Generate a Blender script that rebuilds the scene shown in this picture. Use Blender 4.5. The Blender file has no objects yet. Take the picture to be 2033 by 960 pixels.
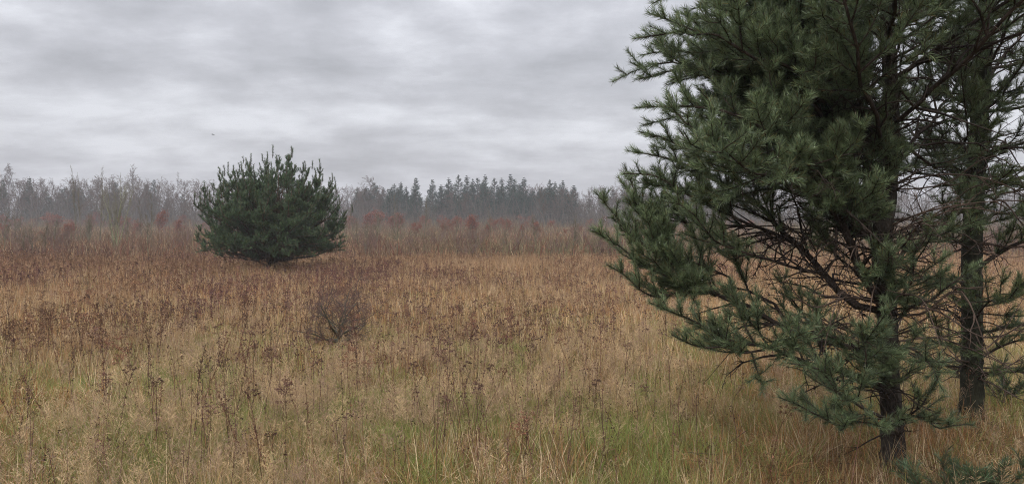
import bpy, math, random
import numpy as np
from mathutils import Vector

R = math.radians
F = 1480.0            # focal length of the photograph in its own pixels (2033 wide)
HY = 433.0            # row of the horizon in the photograph
CZ = 1.70             # eye height, metres
C = bpy.context.scene.collection
SC = bpy.context.scene

# ------------------------------------------------------------------ camera
cd = bpy.data.cameras.new('camera'); cam = bpy.data.objects.new('camera', cd); C.objects.link(cam)
cd.sensor_width = 36.0; cd.lens = 36.0 * F / 2033.0
cd.clip_start = 0.05; cd.clip_end = 4000
cam.location = (0, 0, CZ)
cam.rotation_euler = (R(90) - math.atan((480 - HY) / F), 0, 0)
SC.camera = cam

# ------------------------------------------------------------------ view
SC.view_settings.view_transform = 'Standard'; SC.view_settings.look = 'None'
SC.view_settings.exposure = 0.12; SC.view_settings.gamma = 1.0
SC.render.engine = 'CYCLES'
SC.cycles.max_bounces = 6; SC.cycles.diffuse_bounces = 3; SC.cycles.glossy_bounces = 2
SC.cycles.transmission_bounces = 4; SC.cycles.transparent_max_bounces = 8; SC.cycles.volume_bounces = 1
SC.cycles.use_denoising = True; SC.cycles.filter_width = 1.1
SC.cycles.denoiser = 'OPENIMAGEDENOISE'; SC.cycles.denoising_input_passes = 'RGB_ALBEDO_NORMAL'; SC.cycles.denoising_prefilter = 'NONE'
SC.render.film_transparent = False

# ------------------------------------------------------------------ overcast sky
SUN_EL, SUN_AZ = 38.0, 205.0
w = bpy.data.worlds.new("World"); SC.world = w; w.use_nodes = True
nt = w.node_tree; N = nt.nodes; Lk = nt.links; N.clear()
def nd(t, **k):
    n = N.new(t)
    for a, b in k.items(): setattr(n, a, b)
    return n
def mth(op, a, b=None, clamp=False):
    n = nd('ShaderNodeMath', operation=op, use_clamp=clamp)
    for i, q in enumerate((a, b)):
        if q is None: continue
        if isinstance(q, (int, float)): n.inputs[i].default_value = q
        else: Lk.new(q, n.inputs[i])
    return n.outputs[0]
tc = nd('ShaderNodeTexCoord'); sep = nd('ShaderNodeSeparateXYZ'); Lk.new(tc.outputs['Generated'], sep.inputs[0])
sky = nd('ShaderNodeTexSky', sky_type='NISHITA'); sky.sun_disc = False
sky.sun_elevation = R(SUN_EL); sky.sun_rotation = R(SUN_AZ); sky.air_density = 1.5; sky.dust_density = 4.0
zc = mth('MAXIMUM', sep.outputs['Z'], 0.0)
den = mth('ADD', zc, 0.20)
cx = mth('DIVIDE', sep.outputs['X'], den); cy = mth('DIVIDE', sep.outputs['Y'], den)
cmb = nd('ShaderNodeCombineXYZ'); Lk.new(cx, cmb.inputs[0]); Lk.new(cy, cmb.inputs[1])
def cloud(scale, sx, sy, off, detail, rough, dist):
    mp = nd('ShaderNodeMapping'); mp.inputs['Scale'].default_value = (sx, sy, 1); mp.inputs['Location'].default_value = off
    Lk.new(cmb.outputs[0], mp.inputs[0])
    n = nd('ShaderNodeTexNoise'); n.inputs['Scale'].default_value = scale; n.inputs['Detail'].default_value = detail
    n.inputs['Roughness'].default_value = rough; n.inputs['Distortion'].default_value = dist
    Lk.new(mp.outputs[0], n.inputs['Vector']); return n.outputs['Fac']
n1 = cloud(1.1, 0.8, 1.0, (6.1, 4.7, 0), 3.0, 0.5, 0.2)
n2 = cloud(3.6, 0.7, 1.0, (7.4, 2.2, 0), 9.0, 0.60, 0.15)
mp3 = nd('ShaderNodeMapping'); mp3.inputs['Scale'].default_value = (1.0, 1.0, 2.6); mp3.inputs['Location'].default_value = (5.3, 2.9, 1.7)
Lk.new(tc.outputs['Generated'], mp3.inputs[0]); n3 = nd('ShaderNodeTexNoise'); n3.inputs['Scale'].default_value = 5.2; n3.inputs['Detail'].default_value = 9
n3.inputs['Roughness'].default_value = 0.56; Lk.new(mp3.outputs[0], n3.inputs['Vector'])
nz = mth('ADD', mth('ADD', mth('MULTIPLY', n1, 0.18), mth('MULTIPLY', n2, 0.34)), mth('MULTIPLY', n3.outputs['Fac'], 0.48))
bz = mth('DIVIDE', mth('SUBTRACT', zc, 0.115), 0.035)
band = mth('MULTIPLY', mth('POWER', 2.718, mth('MULTIPLY', mth('MULTIPLY', bz, bz), -1.0)), 0.05)
nz = mth('ADD', nz, band)
ramp = nd('ShaderNodeValToRGB'); Lk.new(nz, ramp.inputs[0])
cr = ramp.color_ramp; cr.elements[0].position = 0.38; cr.elements[0].color = (0.390, 0.398, 0.435, 1)
cr.elements[1].position = 0.63; cr.elements[1].color = (0.73, 0.745, 0.80, 1)
e = cr.elements.new(0.50); e.color = (0.520, 0.528, 0.575, 1)
# an overcast sky is brighter towards the zenith
lift = mth('ADD', mth('MULTIPLY', mth('POWER', zc, 2.0), 3.0), 1.0)
cs = nd('ShaderNodeVectorMath', operation='SCALE'); Lk.new(ramp.outputs[0], cs.inputs[0])
Lk.new(mth('MULTIPLY', lift, 9.6), cs.inputs['Scale'])
mx = nd('ShaderNodeMix', data_type='RGBA'); mx.inputs['Factor'].default_value = 0.93
Lk.new(sky.outputs[0], mx.inputs[6]); Lk.new(cs.outputs[0], mx.inputs[7])
bg = nd('ShaderNodeBackground'); bg.inputs['Strength'].default_value = 0.1
Lk.new(mx.outputs[2], bg.inputs[0]); wo = nd('ShaderNodeOutputWorld'); Lk.new(bg.outputs[0], wo.inputs[0])

sl = bpy.data.lights.new('sun', 'SUN'); sl.energy = 1.5; sl.angle = R(25); sl.color = (1.0, 0.96, 0.9)
so = bpy.data.objects.new('sun', sl); C.objects.link(so)
az = R(SUN_AZ)
sd = Vector((math.sin(az) * math.cos(R(SUN_EL)), math.cos(az) * math.cos(R(SUN_EL)), math.sin(R(SUN_EL))))
so.rotation_euler = sd.to_track_quat('Z', 'Y').to_euler(); so.location = (0, -10, 30)

# ------------------------------------------------------------------ helpers
def tag(o, label=None, cat=None, group=None, kind=None):
    if label: o['label'] = label
    if cat: o['category'] = cat
    if group: o['group'] = group
    if kind: o['kind'] = kind
    return o

def empty(name, loc=(0, 0, 0), rz=0.0):
    o = bpy.data.objects.new(name, None); C.objects.link(o)
    o.location = loc; o.rotation_euler = (0, 0, rz); o.empty_display_size = 0.2
    return o

class G:
    """collects triangles and quads with a colour per vertex, then links them as ONE mesh object"""
    def __init__(s): s.v = []; s.t = []; s.q = []; s.c = []; s.n = 0
    def add(s, V, T=None, Q=None, col=(1, 1, 1)):
        V = np.asarray(V, dtype=np.float32).reshape(-1, 3)
        c = np.asarray(col, dtype=np.float32)
        if c.ndim == 1: c = np.broadcast_to(c, (len(V), 3))
        if T is not None and len(T): s.t.append(np.asarray(T, dtype=np.int32).reshape(-1, 3) + s.n)
        if Q is not None and len(Q): s.q.append(np.asarray(Q, dtype=np.int32).reshape(-1, 4) + s.n)
        s.v.append(V); s.c.append(c); s.n += len(V)
    def mesh(s, name, mat, smooth=False):
        me = bpy.data.meshes.new(name)
        V = np.concatenate(s.v); Cc = np.concatenate(s.c)
        T = np.concatenate(s.t) if s.t else np.zeros((0, 3), np.int32)
        Q = np.concatenate(s.q) if s.q else np.zeros((0, 4), np.int32)
        me.vertices.add(len(V)); me.vertices.foreach_set('co', V.ravel())
        me.loops.add(T.size + Q.size)
        me.loops.foreach_set('vertex_index', np.concatenate([T.ravel(), Q.ravel()]).astype(np.int32))
        me.polygons.add(len(T) + len(Q))
        ls = np.concatenate([np.arange(len(T)) * 3, T.size + np.arange(len(Q)) * 4]).astype(np.int32)
        me.polygons.foreach_set('loop_start', ls)
        if smooth: me.polygons.foreach_set('use_smooth', np.ones(len(ls), dtype=bool))
        me.update(calc_edges=True)
        at = me.color_attributes.new('tint', 'FLOAT_COLOR', 'POINT')
        at.data.foreach_set('color', np.concatenate([Cc, np.ones((len(Cc), 1), np.float32)], 1).ravel())
        me.materials.append(mat)
        return me
    def build(s, name, mat, parent=None, smooth=False):
        o = bpy.data.objects.new(name, s.mesh(name, mat, smooth)); C.objects.link(o)
        if parent is not None: o.parent = parent
        return o

def norm(a): return a / np.maximum(np.linalg.norm(a, axis=-1, keepdims=True), 1e-9)

def tubes(g, P, Rd, sides=5, col=(1, 1, 1)):
    """P (N,K,3) centre lines, Rd (N,K) radii"""
    P = np.asarray(P, dtype=np.float64); Rd = np.asarray(Rd, dtype=np.float64)
    if P.ndim == 2: P = P[None]; Rd = Rd[None]
    n, k, _ = P.shape
    if n == 0: return
    T = np.empty_like(P); T[:, 1:-1] = P[:, 2:] - P[:, :-2]; T[:, 0] = P[:, 1] - P[:, 0]; T[:, -1] = P[:, -1] - P[:, -2]
    T = norm(T); ov = norm(P[:, -1] - P[:, 0])
    ref = np.where(np.abs(ov[:, 2:3]) < 0.8, np.array([[0, 0, 1.0]]), np.array([[1.0, 0, 0]]))
    A = norm(np.cross(T, ref[:, None])); B = np.cross(T, A)
    a = np.arange(sides) * 2 * np.pi / sides
    V = P[:, :, None] + Rd[:, :, None, None] * (A[:, :, None] * np.cos(a)[None, None, :, None] + B[:, :, None] * np.sin(a)[None, None, :, None])
    i = np.arange(sides); j = (i + 1) % sides
    r = np.arange(k - 1)[:, None] * sides
    q = np.stack([r + i, r + j, r + sides + j, r + sides + i], -1).reshape(-1, 4)
    Q = (q[None] + (np.arange(n) * k * sides)[:, None, None]).reshape(-1, 4)
    c = np.asarray(col, dtype=np.float32)
    if c.ndim == 2: c = np.repeat(c, k * sides, axis=0)
    g.add(V.reshape(-1, 3), None, Q, c)

def hash2(ix, iy, seed):
    h = (ix.astype(np.int64) * 374761393 + iy.astype(np.int64) * 668265263 + seed * 2147483647) & 0xFFFFFFFF
    h = ((h ^ (h >> 13)) * 1274126177) & 0xFFFFFFFF
    h = h ^ (h >> 16)
    return (h & 0xFFFFFF) / float(0xFFFFFF)

def vnoise(x, y, size, seed=0, octaves=1):
    x = np.asarray(x, dtype=np.float64); y = np.asarray(y, dtype=np.float64)
    out = 0; amp = 1; tot = 0
    for o in range(octaves):
        u = x / size; v = y / size
        iu = np.floor(u); iv = np.floor(v); fu = u - iu; fv = v - iv
        fu = fu * fu * (3 - 2 * fu); fv = fv * fv * (3 - 2 * fv)
        a = hash2(iu, iv, seed); b = hash2(iu + 1, iv, seed); c = hash2(iu, iv + 1, seed); d = hash2(iu + 1, iv + 1, seed)
        out = out + amp * ((a * (1 - fu) + b * fu) * (1 - fv) + (c * (1 - fu) + d * fu) * fv)
        tot += amp; amp *= 0.5; size *= 0.47; seed += 17
    return out / tot

def gh(x, y):
    """height of the ground"""
    x = np.asarray(x, dtype=np.float64); y = np.asarray(y, dtype=np.float64)
    d = np.hypot(x, y); near = np.clip(1.3 - d / 40, 0, 1)
    h = 0.20 * near * (vnoise(x, y, 0.6, 3, 2) - 0.5) + 0.12 * (vnoise(x, y, 3.1, 5) - 0.5)
    h = h + 0.26 * np.clip(d / 30, 0, 1) * (vnoise(x, y, 22, 9, 2) - 0.5)
    return h - 0.75 * (1 - np.exp(-np.clip(y - 6, 0, None) / 22.0)) + 0.35 * np.clip((y - 70) / 130, 0, 1)

def W(px, py, d):
    return np.array([(px - 1016.5) / F * d, d, CZ - (py - HY) / F * d])
def on_ground(px, py):
    d = CZ * F / (py - HY)
    for _ in range(40): d = 0.6 * d + 0.4 * min(170.0, (CZ - float(gh((px - 1016.5) / F * d, d))) * F / (py - HY))
    x = (px - 1016.5) / F * d
    return np.array([x, d, float(gh(x, d))])

# ------------------------------------------------------------------ materials
def mat_tint(name, rough=0.7, trans=0.0, spec=0.3, var=0.0, scale=20, bump=0.0, bscale=60, coords='Object'):
    m = bpy.data.materials.new(name); m.use_nodes = True
    t = m.node_tree; t.nodes.clear()
    at = t.nodes.new('ShaderNodeAttribute'); at.attribute_name = 'tint'
    col = at.outputs['Color']
    if var > 0 or bump > 0:
        co = t.nodes.new('ShaderNodeTexCoord')
    if var > 0:
        nz = t.nodes.new('ShaderNodeTexNoise'); nz.inputs['Scale'].default_value = scale; nz.inputs['Detail'].default_value = 5
        t.links.new(co.outputs[coords], nz.inputs['Vector'])
        mr = t.nodes.new('ShaderNodeMapRange'); mr.inputs[1].default_value = 0.3; mr.inputs[2].default_value = 0.7
        mr.inputs[3].default_value = 1 - var; mr.inputs[4].default_value = 1 + var
        t.links.new(nz.outputs['Fac'], mr.inputs[0])
        vm = t.nodes.new('ShaderNodeVectorMath'); vm.operation = 'SCALE'
        t.links.new(col, vm.inputs[0]); t.links.new(mr.outputs[0], vm.inputs['Scale']); col = vm.outputs[0]
    p = t.nodes.new('ShaderNodeBsdfPrincipled'); p.inputs['Roughness'].default_value = rough
    p.inputs['Specular IOR Level'].default_value = spec
    t.links.new(col, p.inputs['Base Color'])
    if bump > 0:
        nb = t.nodes.new('ShaderNodeTexNoise'); nb.inputs['Scale'].default_value = bscale; nb.inputs['Detail'].default_value = 6
        mp = t.nodes.new('ShaderNodeMapping'); mp.inputs['Scale'].default_value = (1, 1, 0.3)
        t.links.new(co.outputs[coords], mp.inputs[0]); t.links.new(mp.outputs[0], nb.inputs['Vector'])
        bn = t.nodes.new('ShaderNodeBump'); bn.inputs['Strength'].default_value = bump; bn.inputs['Distance'].default_value = 0.02
        t.links.new(nb.outputs['Fac'], bn.inputs['Height']); t.links.new(bn.outputs[0], p.inputs['Normal'])
    out = t.nodes.new('ShaderNodeOutputMaterial'); sh = p.outputs[0]
    if trans > 0:
        tr = t.nodes.new('ShaderNodeBsdfTranslucent'); t.links.new(col, tr.inputs['Color'])
        mix = t.nodes.new('ShaderNodeMixShader'); mix.inputs[0].default_value = trans
        t.links.new(sh, mix.inputs[1]); t.links.new(tr.outputs[0], mix.inputs[2]); sh = mix.outputs[0]
    t.links.new(sh, out.inputs[0])
    return m

M_GRASS = mat_tint('dry_grass_blade', 0.75, 0.35, 0.15)
M_WEED = mat_tint('dead_weed_stalk', 0.8, 0.0, 0.15)
M_NEEDLE = mat_tint('pine_needle', 0.42, 0.12, 0.45)
M_BARK = mat_tint('wet_pine_bark', 0.8, 0.0, 0.12, var=0.6, scale=14, bump=1.0, bscale=38)
M_TWIG = mat_tint('bare_twig', 0.75, 0.0, 0.25, var=0.25, scale=9)
M_FAR = mat_tint('far_tree', 0.9, 0.0, 0.0)
M_LEAF = mat_tint('withered_leaf', 0.8, 0.3, 0.1)

def ground_mat():
    m = bpy.data.materials.new('ground'); m.use_nodes = True; t = m.node_tree; t.nodes.clear()
    co = t.nodes.new('ShaderNodeTexCoord')
    def nz(s, d=5):
        n = t.nodes.new('ShaderNodeTexNoise'); n.inputs['Scale'].default_value = s; n.inputs['Detail'].default_value = d
        t.links.new(co.outputs['Object'], n.inputs['Vector']); return n.outputs['Fac']
    r1 = t.nodes.new('ShaderNodeValToRGB'); t.links.new(nz(7, 8), r1.inputs[0])
    r1.color_ramp.elements[0].position = 0.35; r1.color_ramp.elements[0].color = (0.03, 0.022, 0.012, 1)
    r1.color_ramp.elements[1].position = 0.68; r1.color_ramp.elements[1].color = (0.12, 0.082, 0.04, 1)
    r2 = t.nodes.new('ShaderNodeValToRGB'); t.links.new(nz(0.25, 6), r2.inputs[0])
    r2.color_ramp.elements[0].position = 0.40; r2.color_ramp.elements[0].color = (0.17, 0.105, 0.065, 1)
    r2.color_ramp.elements[1].position = 0.62; r2.color_ramp.elements[1].color = (0.11, 0.12, 0.04, 1)
    mix = t.nodes.new('ShaderNodeMix'); mix.data_type = 'RGBA'; mix.inputs['Factor'].default_value = 0.45
    t.links.new(r1.outputs[0], mix.inputs[6]); t.links.new(r2.outputs[0], mix.inputs[7])
    p = t.nodes.new('ShaderNodeBsdfPrincipled'); p.inputs['Roughness'].default_value = 0.95; p.inputs['Specular IOR Level'].default_value = 0.1
    t.links.new(mix.outputs[2], p.inputs['Base Color'])
    b = t.nodes.new('ShaderNodeBump'); b.inputs['Strength'].default_value = 0.6; b.inputs['Distance'].default_value = 0.05
    t.links.new(nz(25, 6), b.inputs['Height']); t.links.new(b.outputs[0], p.inputs['Normal'])
    o = t.nodes.new('ShaderNodeOutputMaterial'); t.links.new(p.outputs[0], o.inputs[0])
    return m

# ------------------------------------------------------------------ ground
def build_ground():
    def axis(lim):
        a = [0.0]; s = 0.12
        while a[-1] < lim:
            a.append(a[-1] + s)
            if a[-1] > 12: s *= 1.045
        return a
    ax = np.array(axis(600.0)); ax[-1] = 600.0
    xs = np.concatenate([-ax[:0:-1], ax])
    ys = np.concatenate([-ax[:0:-1][::1], ax])
    ys = ys[(ys > -600.1)]
    X, Y = np.meshgrid(xs, ys)
    V = np.stack([X, Y, gh(X, Y)], -1).reshape(-1, 3)
    nx, ny = len(xs), len(ys)
    i, j = np.meshgrid(np.arange(nx - 1), np.arange(ny - 1))
    a = (j * nx + i).ravel()
    g = G(); g.add(V, None, np.stack([a, a + 1, a + nx + 1, a + nx], 1))
    o = g.build('ground', ground_mat(), smooth=True)
    tag(o, kind='structure')
build_ground()

# ------------------------------------------------------------------ haze
def build_haze():
    me = bpy.data.meshes.new('haze')
    x0, x1, y0, y1, z0, z1 = -640, 640, -640, 640, -1.6, 24.0
    V = [(x, y, z) for z in (z0, z1) for y in (y0, y1) for x in (x0, x1)]
    me.from_pydata(V, [], [(0, 2, 3, 1), (4, 5, 7, 6), (0, 1, 5, 4), (2, 6, 7, 3), (0, 4, 6, 2), (1, 3, 7, 5)]); me.update()
    m = bpy.data.materials.new('haze'); m.use_nodes = True; t = m.node_tree; t.nodes.clear()
    v = t.nodes.new('ShaderNodeVolumePrincipled'); v.inputs['Density'].default_value = 0.00085
    v.inputs['Color'].default_value = (0.93, 0.95, 1.0, 1)
    o_ = t.nodes.new('ShaderNodeOutputMaterial'); t.links.new(v.outputs[0], o_.inputs['Volume'])
    me.materials.append(m)
    o = bpy.data.objects.new('haze', me); C.objects.link(o); tag(o, kind='stuff')
build_haze()

# ------------------------------------------------------------------ pines
class Pine:
    """axes grow side shoots in whorls; the young ends of living axes carry needles"""
    def __init__(s, seed, node=0.24, nl=0.42, k=0.46, cap=1.0, spread=(38, 62), up=0.35, nneed=260, nlen=0.055, nw=0.0022,
                 minlen=0.09, lat=(2, 3), droop=0.0, maxdepth=3, keep=1.0):
        s.r = random.Random(seed); s.np = np.random.default_rng(seed)
        s.node, s.nl, s.k, s.cap, s.spread, s.up = node, nl, k, cap, spread, up
        s.nneed, s.nlen, s.nw, s.minlen, s.lat, s.maxdepth, s.keep = nneed, nlen, nw, minlen, lat, maxdepth, keep
        s.tips = []; s.clear()
    def clear(s): s.tw = []; s.seg = []
    def axis(s, pts, r0, r1, depth=0, alive=True, bare_from=1.3, nl=None):
        pts = np.asarray(pts, dtype=float); nl = nl or s.nl
        sg = np.linalg.norm(np.diff(pts, axis=0), axis=1); cum = np.concatenate([[0], np.cumsum(sg)]); L = cum[-1]
        if L < 1e-3: return
        K = 15 if depth == 0 else 5
        u = np.linspace(0, L, K)
        P = np.stack([np.interp(u, cum, pts[:, i]) for i in range(3)], 1)
        rad = r1 + (r0 - r1) * (1 - u / L) ** 0.9
        s.tw.append((P, rad, depth))
        if alive:
            a = max(0.0, L - nl); m = max(2, int((L - a) / 0.08))
            v = np.linspace(a, L, m + 1)
            Q = np.stack([np.interp(v, cum, pts[:, i]) for i in range(3)], 1)
            for i in range(m): s.seg.append((Q[i], Q[i + 1], (L - v[i]) / nl))
        if depth >= s.maxdepth: return
        node = s.node * (1 if depth == 0 else 0.85)
        t = node * s.r.uniform(0.7, 1.0)
        while t < L - 0.02:
            pos = L - t
            p = np.array([np.interp(pos, cum, pts[:, i]) for i in range(3)])
            q = np.array([np.interp(max(0, pos - 0.06), cum, pts[:, i]) for i in range(3)])
            ax = norm(p - q)
            if pos < 0.12 and depth > 0: break
            n = s.r.randint(*s.lat)
            side0 = norm(np.cross(ax, [0, 0, 1.0]) + 1e-4); up0 = np.cross(side0, ax)
            fa = s.r.uniform(0, 6.28)
            for i in range(n):
                if s.r.random() > s.keep: continue
                ll = min(s.cap, s.k * t ** 0.85) * s.r.uniform(0.6, 1.15)
                if depth > 0: ll = min(ll, 0.6 * t + 0.05)
                if ll < s.minlen: ll = s.minlen
                f = (0, math.pi, 0.5 * math.pi)[i % 3] + s.r.uniform(-0.6, 0.6) if depth == 0 else fa + i * 2.2 + s.r.uniform(-0.4, 0.4)
                dr = side0 * math.cos(f) + up0 * math.sin(f) * 0.8
                th = R(s.r.uniform(*s.spread))
                d0 = norm(ax * math.cos(th) + dr * math.sin(th))
                al = alive and (t < bare_from or s.r.random() < 0.10)
                s.shoot(p, d0, ll * (1 if al else s.r.uniform(0.5, 1.0)), min(r0 * 0.6, 0.0022 + ll * 0.011), depth + 1, al)
            t += node * s.r.uniform(0.75, 1.25)
    zmin = -9
    def shoot(s, p, d, L, r0, depth, alive):
        if p[2] + d[2] * L < s.zmin: d = norm(np.array([d[0], d[1], abs(d[2]) + 0.15])); alive = alive and p[2] > s.zmin - 0.12
        pts = [p]; dd = np.array(d); n = 4
        for i in range(n):
            j = 0.14 if alive else 0.30
            dd = norm(dd + np.array([s.r.gauss(0, j), s.r.gauss(0, j), s.r.gauss(0, j) + (s.up * 0.35 if alive else -0.06)]))
            pts.append(pts[-1] + dd * L / n)
        s.axis(pts, r0, 0.0016 if alive else 0.0009, depth, alive)
    def wood(s, g, col, dead=(0.13, 0.095, 0.07)):
        for K, sd, dsel in ((15, 7, (0,)), (5, 4, (1,)), (5, 3, (2, 3, 4))):
            sel = [t for t in s.tw if t[2] in dsel and len(t[0]) == K]
            if sel:
                c = np.array([col] * len(sel)) * s.np.uniform(0.75, 1.3, (len(sel), 1))
                tubes(g, np.array([t[0] for t in sel]), np.array([t[1] for t in sel]), sd, c)
    def needles(s, g, col=(0.045, 0.085, 0.045), tipcol=(0.10, 0.155, 0.075)):
        if not s.seg: return 0
        A = np.array([x[0] for x in s.seg]); B = np.array([x[1] for x in s.seg]); ag = np.array([x[2] for x in s.seg])
        ln = np.linalg.norm(B - A, axis=1)
        cnt = np.maximum(1, (ln * s.nneed * s.np.uniform(0.8, 1.2, len(ln))).astype(int))
        idx = np.repeat(np.arange(len(A)), cnt); n = len(idx)
        u = s.np.random(n)[:, None]
        base = A[idx] * (1 - u) + B[idx] * u; ax = norm(B - A)[idx]
        rnd = norm(s.np.normal(size=(n, 3))); pr = norm(np.cross(ax, rnd))
        age = ag[idx]
        th = np.radians(s.np.uniform(20, 48, n) + 16 * np.clip(age, 0, 1))
        dr = norm(ax * np.cos(th)[:, None] + pr * np.sin(th)[:, None] + np.array([0, 0, 0.12]))
        le = (s.nlen * s.np.uniform(0.7, 1.15, n))[:, None]
        sd = norm(np.cross(dr, s.np.normal(size=(n, 3)))) * (s.nw * 0.5)
        tip = base + dr * le; mid = base + dr * le * 0.55 + norm(np.cross(dr, pr)) * le * 0.02
        V = np.stack([base - sd, base + sd, mid + sd * 0.95, mid - sd * 0.95, tip], 1)
        b = np.arange(n)[:, None] * 5
        twc = np.repeat(s.np.uniform(0.65, 1.35, len(A)), cnt)[:, None]
        mixf = np.clip(1 - age, 0, 1)[:, None] * s.np.uniform(0.0, 1.0, (n, 1))
        c = (np.array(col) * (1 - mixf) + np.array(tipcol) * mixf) * twc * s.np.uniform(0.7, 1.3, (n, 1))
        s.tips.append(tip[s.np.random(n) < 0.0035])
        yel = s.np.random((n, 1)) < 0.05
        c = np.where(yel, np.array([0.16, 0.12, 0.04]), c)
        g.add(V.reshape(-1, 3), b + np.array([[3, 2, 4]]), b + np.array([[0, 1, 2, 3]]), np.repeat(c, 5, axis=0))
        return n

def curve(ctrl, n=12):
    """smooth line through control points"""
    P = np.asarray(ctrl, dtype=float)
    if len(P) < 3: return np.linspace(P[0], P[-1], n)
    E = np.concatenate([[2 * P[0] - P[1]], P, [2 * P[-1] - P[-2]]]); out = []
    m = max(2, n // (len(P) - 1))
    for i in range(1, len(E) - 2):
        for t in np.linspace(0, 1, m, endpoint=False):
            a, b, c, d = E[i - 1:i + 3]
            out.append(0.5 * ((2 * b) + (c - a) * t + (2 * a - 5 * b + 4 * c - d) * t * t + (3 * b - a - 3 * c + d) * t ** 3))
    out.append(P[-1]); return np.array(out)

def trunk_mesh(g, pts, radii, sides=14, seed=1, col=(0.032, 0.026, 0.021), flare=1.6):
    P = curve(pts, 260 if sides > 12 else 60); n = len(P); rr = np.interp(np.linspace(0, 1, n), np.linspace(0, 1, len(radii)), radii)
    if sides > 12: sides = 30
    rr = rr * (1 + (flare - 1) * np.exp(-(P[:, 2] - P[0, 2]) / 0.16))
    T = norm(np.gradient(P, axis=0)); A = norm(np.cross(T, [1.0, 0, 0])); B = np.cross(T, A)
    a = np.arange(sides) * 2 * np.pi / sides
    rg = np.random.default_rng(seed)
    if sides > 12:      # scaly plates: steep steps between raised plates and furrows
        zz_, aa_ = np.meshgrid(P[:, 2], np.minimum(a, 2 * np.pi - a) * 0.075 + 0.3 * (a > np.pi)[None][0], indexing='ij')
        pl = vnoise(aa_, zz_ * 0.45, 0.020, seed, 2); rough = 1 + np.clip((pl - 0.42) * 5, 0, 1) * 0.11 - 0.06 + rg.normal(0, 0.015, (n, sides)) + 0.05 * np.sin(3 * a + seed)[None]
    else: rough = 1 + rg.normal(0, 0.045, (n, sides)) + 0.05 * np.sin(3 * a + seed)[None]
    V = P[:, None] + (rr[:, None] * rough)[..., None] * (A[:, None] * np.cos(a)[None, :, None] + B[:, None] * np.sin(a)[None, :, None])
    i = np.arange(sides); j = (i + 1) % sides; r = np.arange(n - 1)[:, None] * sides
    Q = np.stack([r + i, r + j, r + sides + j, r + sides + i], -1).reshape(-1, 4)
    c = np.repeat(np.array(col)[None] * rg.uniform(0.75, 1.25, (n * sides, 1)), 1, axis=0)
    g.add(V.reshape(-1, 3), None, Q, c)
    return P, rr

def at_height(P, z):
    i = int(np.argmin(np.abs(P[:, 2] - z))); return P[i].copy()

BARKC = (0.045, 0.034, 0.028)
def add_limb(pn, root, base, ctrl, r0, bare_from=1.3, nl=None, gcol=BARKC, ncol=None, r1=0.003):
    pn.clear()
    pts = curve(ctrl, 26)
    n_ = len(pts); f_ = np.linspace(0, 1, n_)[:, None]; ph = pn.np.uniform(0, 6.28, (3, 3)); Ln = np.linalg.norm(pts[-1] - pts[0])
    for h_ in range(3):
        pts = pts + np.sin(f_ * (5 + 5.5 * h_) * max(1.0, Ln) + ph[h_]) * np.sin(np.pi * f_) * (0.022, 0.014, 0.008)[h_] * np.array([1, 1, 1.0])
    pn.axis(pts, r0 * 0.72, r1, 0, True, bare_from, nl)
    g = G(); pn.wood(g, gcol); bo = g.build('branch', M_BARK, root, smooth=True)
    g2 = G()
    cols = ncol or ((0.068, 0.104, 0.052), (0.22, 0.275, 0.135))
    if pn.needles(g2, *cols): g2.build('needles', M_NEEDLE, bo)
    bo.matrix_parent_inverse.identity()
    return bo

def drops(P, root):
    """rain drops hanging from the needle tips"""
    m = bpy.data.materials.new('rain_drop'); m.use_nodes = True; t = m.node_tree; t.nodes.clear()
    gl = t.nodes.new('ShaderNodeBsdfGlass'); gl.inputs['IOR'].default_value = 1.33; gl.inputs['Roughness'].default_value = 0.0
    o = t.nodes.new('ShaderNodeOutputMaterial'); t.links.new(gl.outputs[0], o.inputs[0])
    u = [(0, 0, 1)] + [(math.cos(a) * math.sin(e), math.sin(a) * math.sin(e), math.cos(e)) for e in (1.05, 2.09) for a in [k * 1.0472 for k in range(6)]] + [(0, 0, -1)]
    T = [(0, 1 + k, 1 + (k + 1) % 6) for k in range(6)] + [(13, 7 + (k + 1) % 6, 7 + k) for k in range(6)]
    Q = [(1 + k, 7 + k, 7 + (k + 1) % 6, 1 + (k + 1) % 6) for k in range(6)]
    n = len(P); r = np.random.default_rng(9).uniform(0.0018, 0.0034, (n, 1, 1))
    V = P[:, None] + np.array(u)[None] * r - [0, 0, 0.003]
    off = (np.arange(n) * 14)[:, None, None]
    g = G(); g.add(V.reshape(-1, 3), (np.array(T)[None] + off).reshape(-1, 3), (np.array(Q)[None] + off).reshape(-1, 4))
    ob = g.build('rain_drops', m, root, smooth=True); tag(ob, kind='stuff'); print('drops', n)

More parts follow.
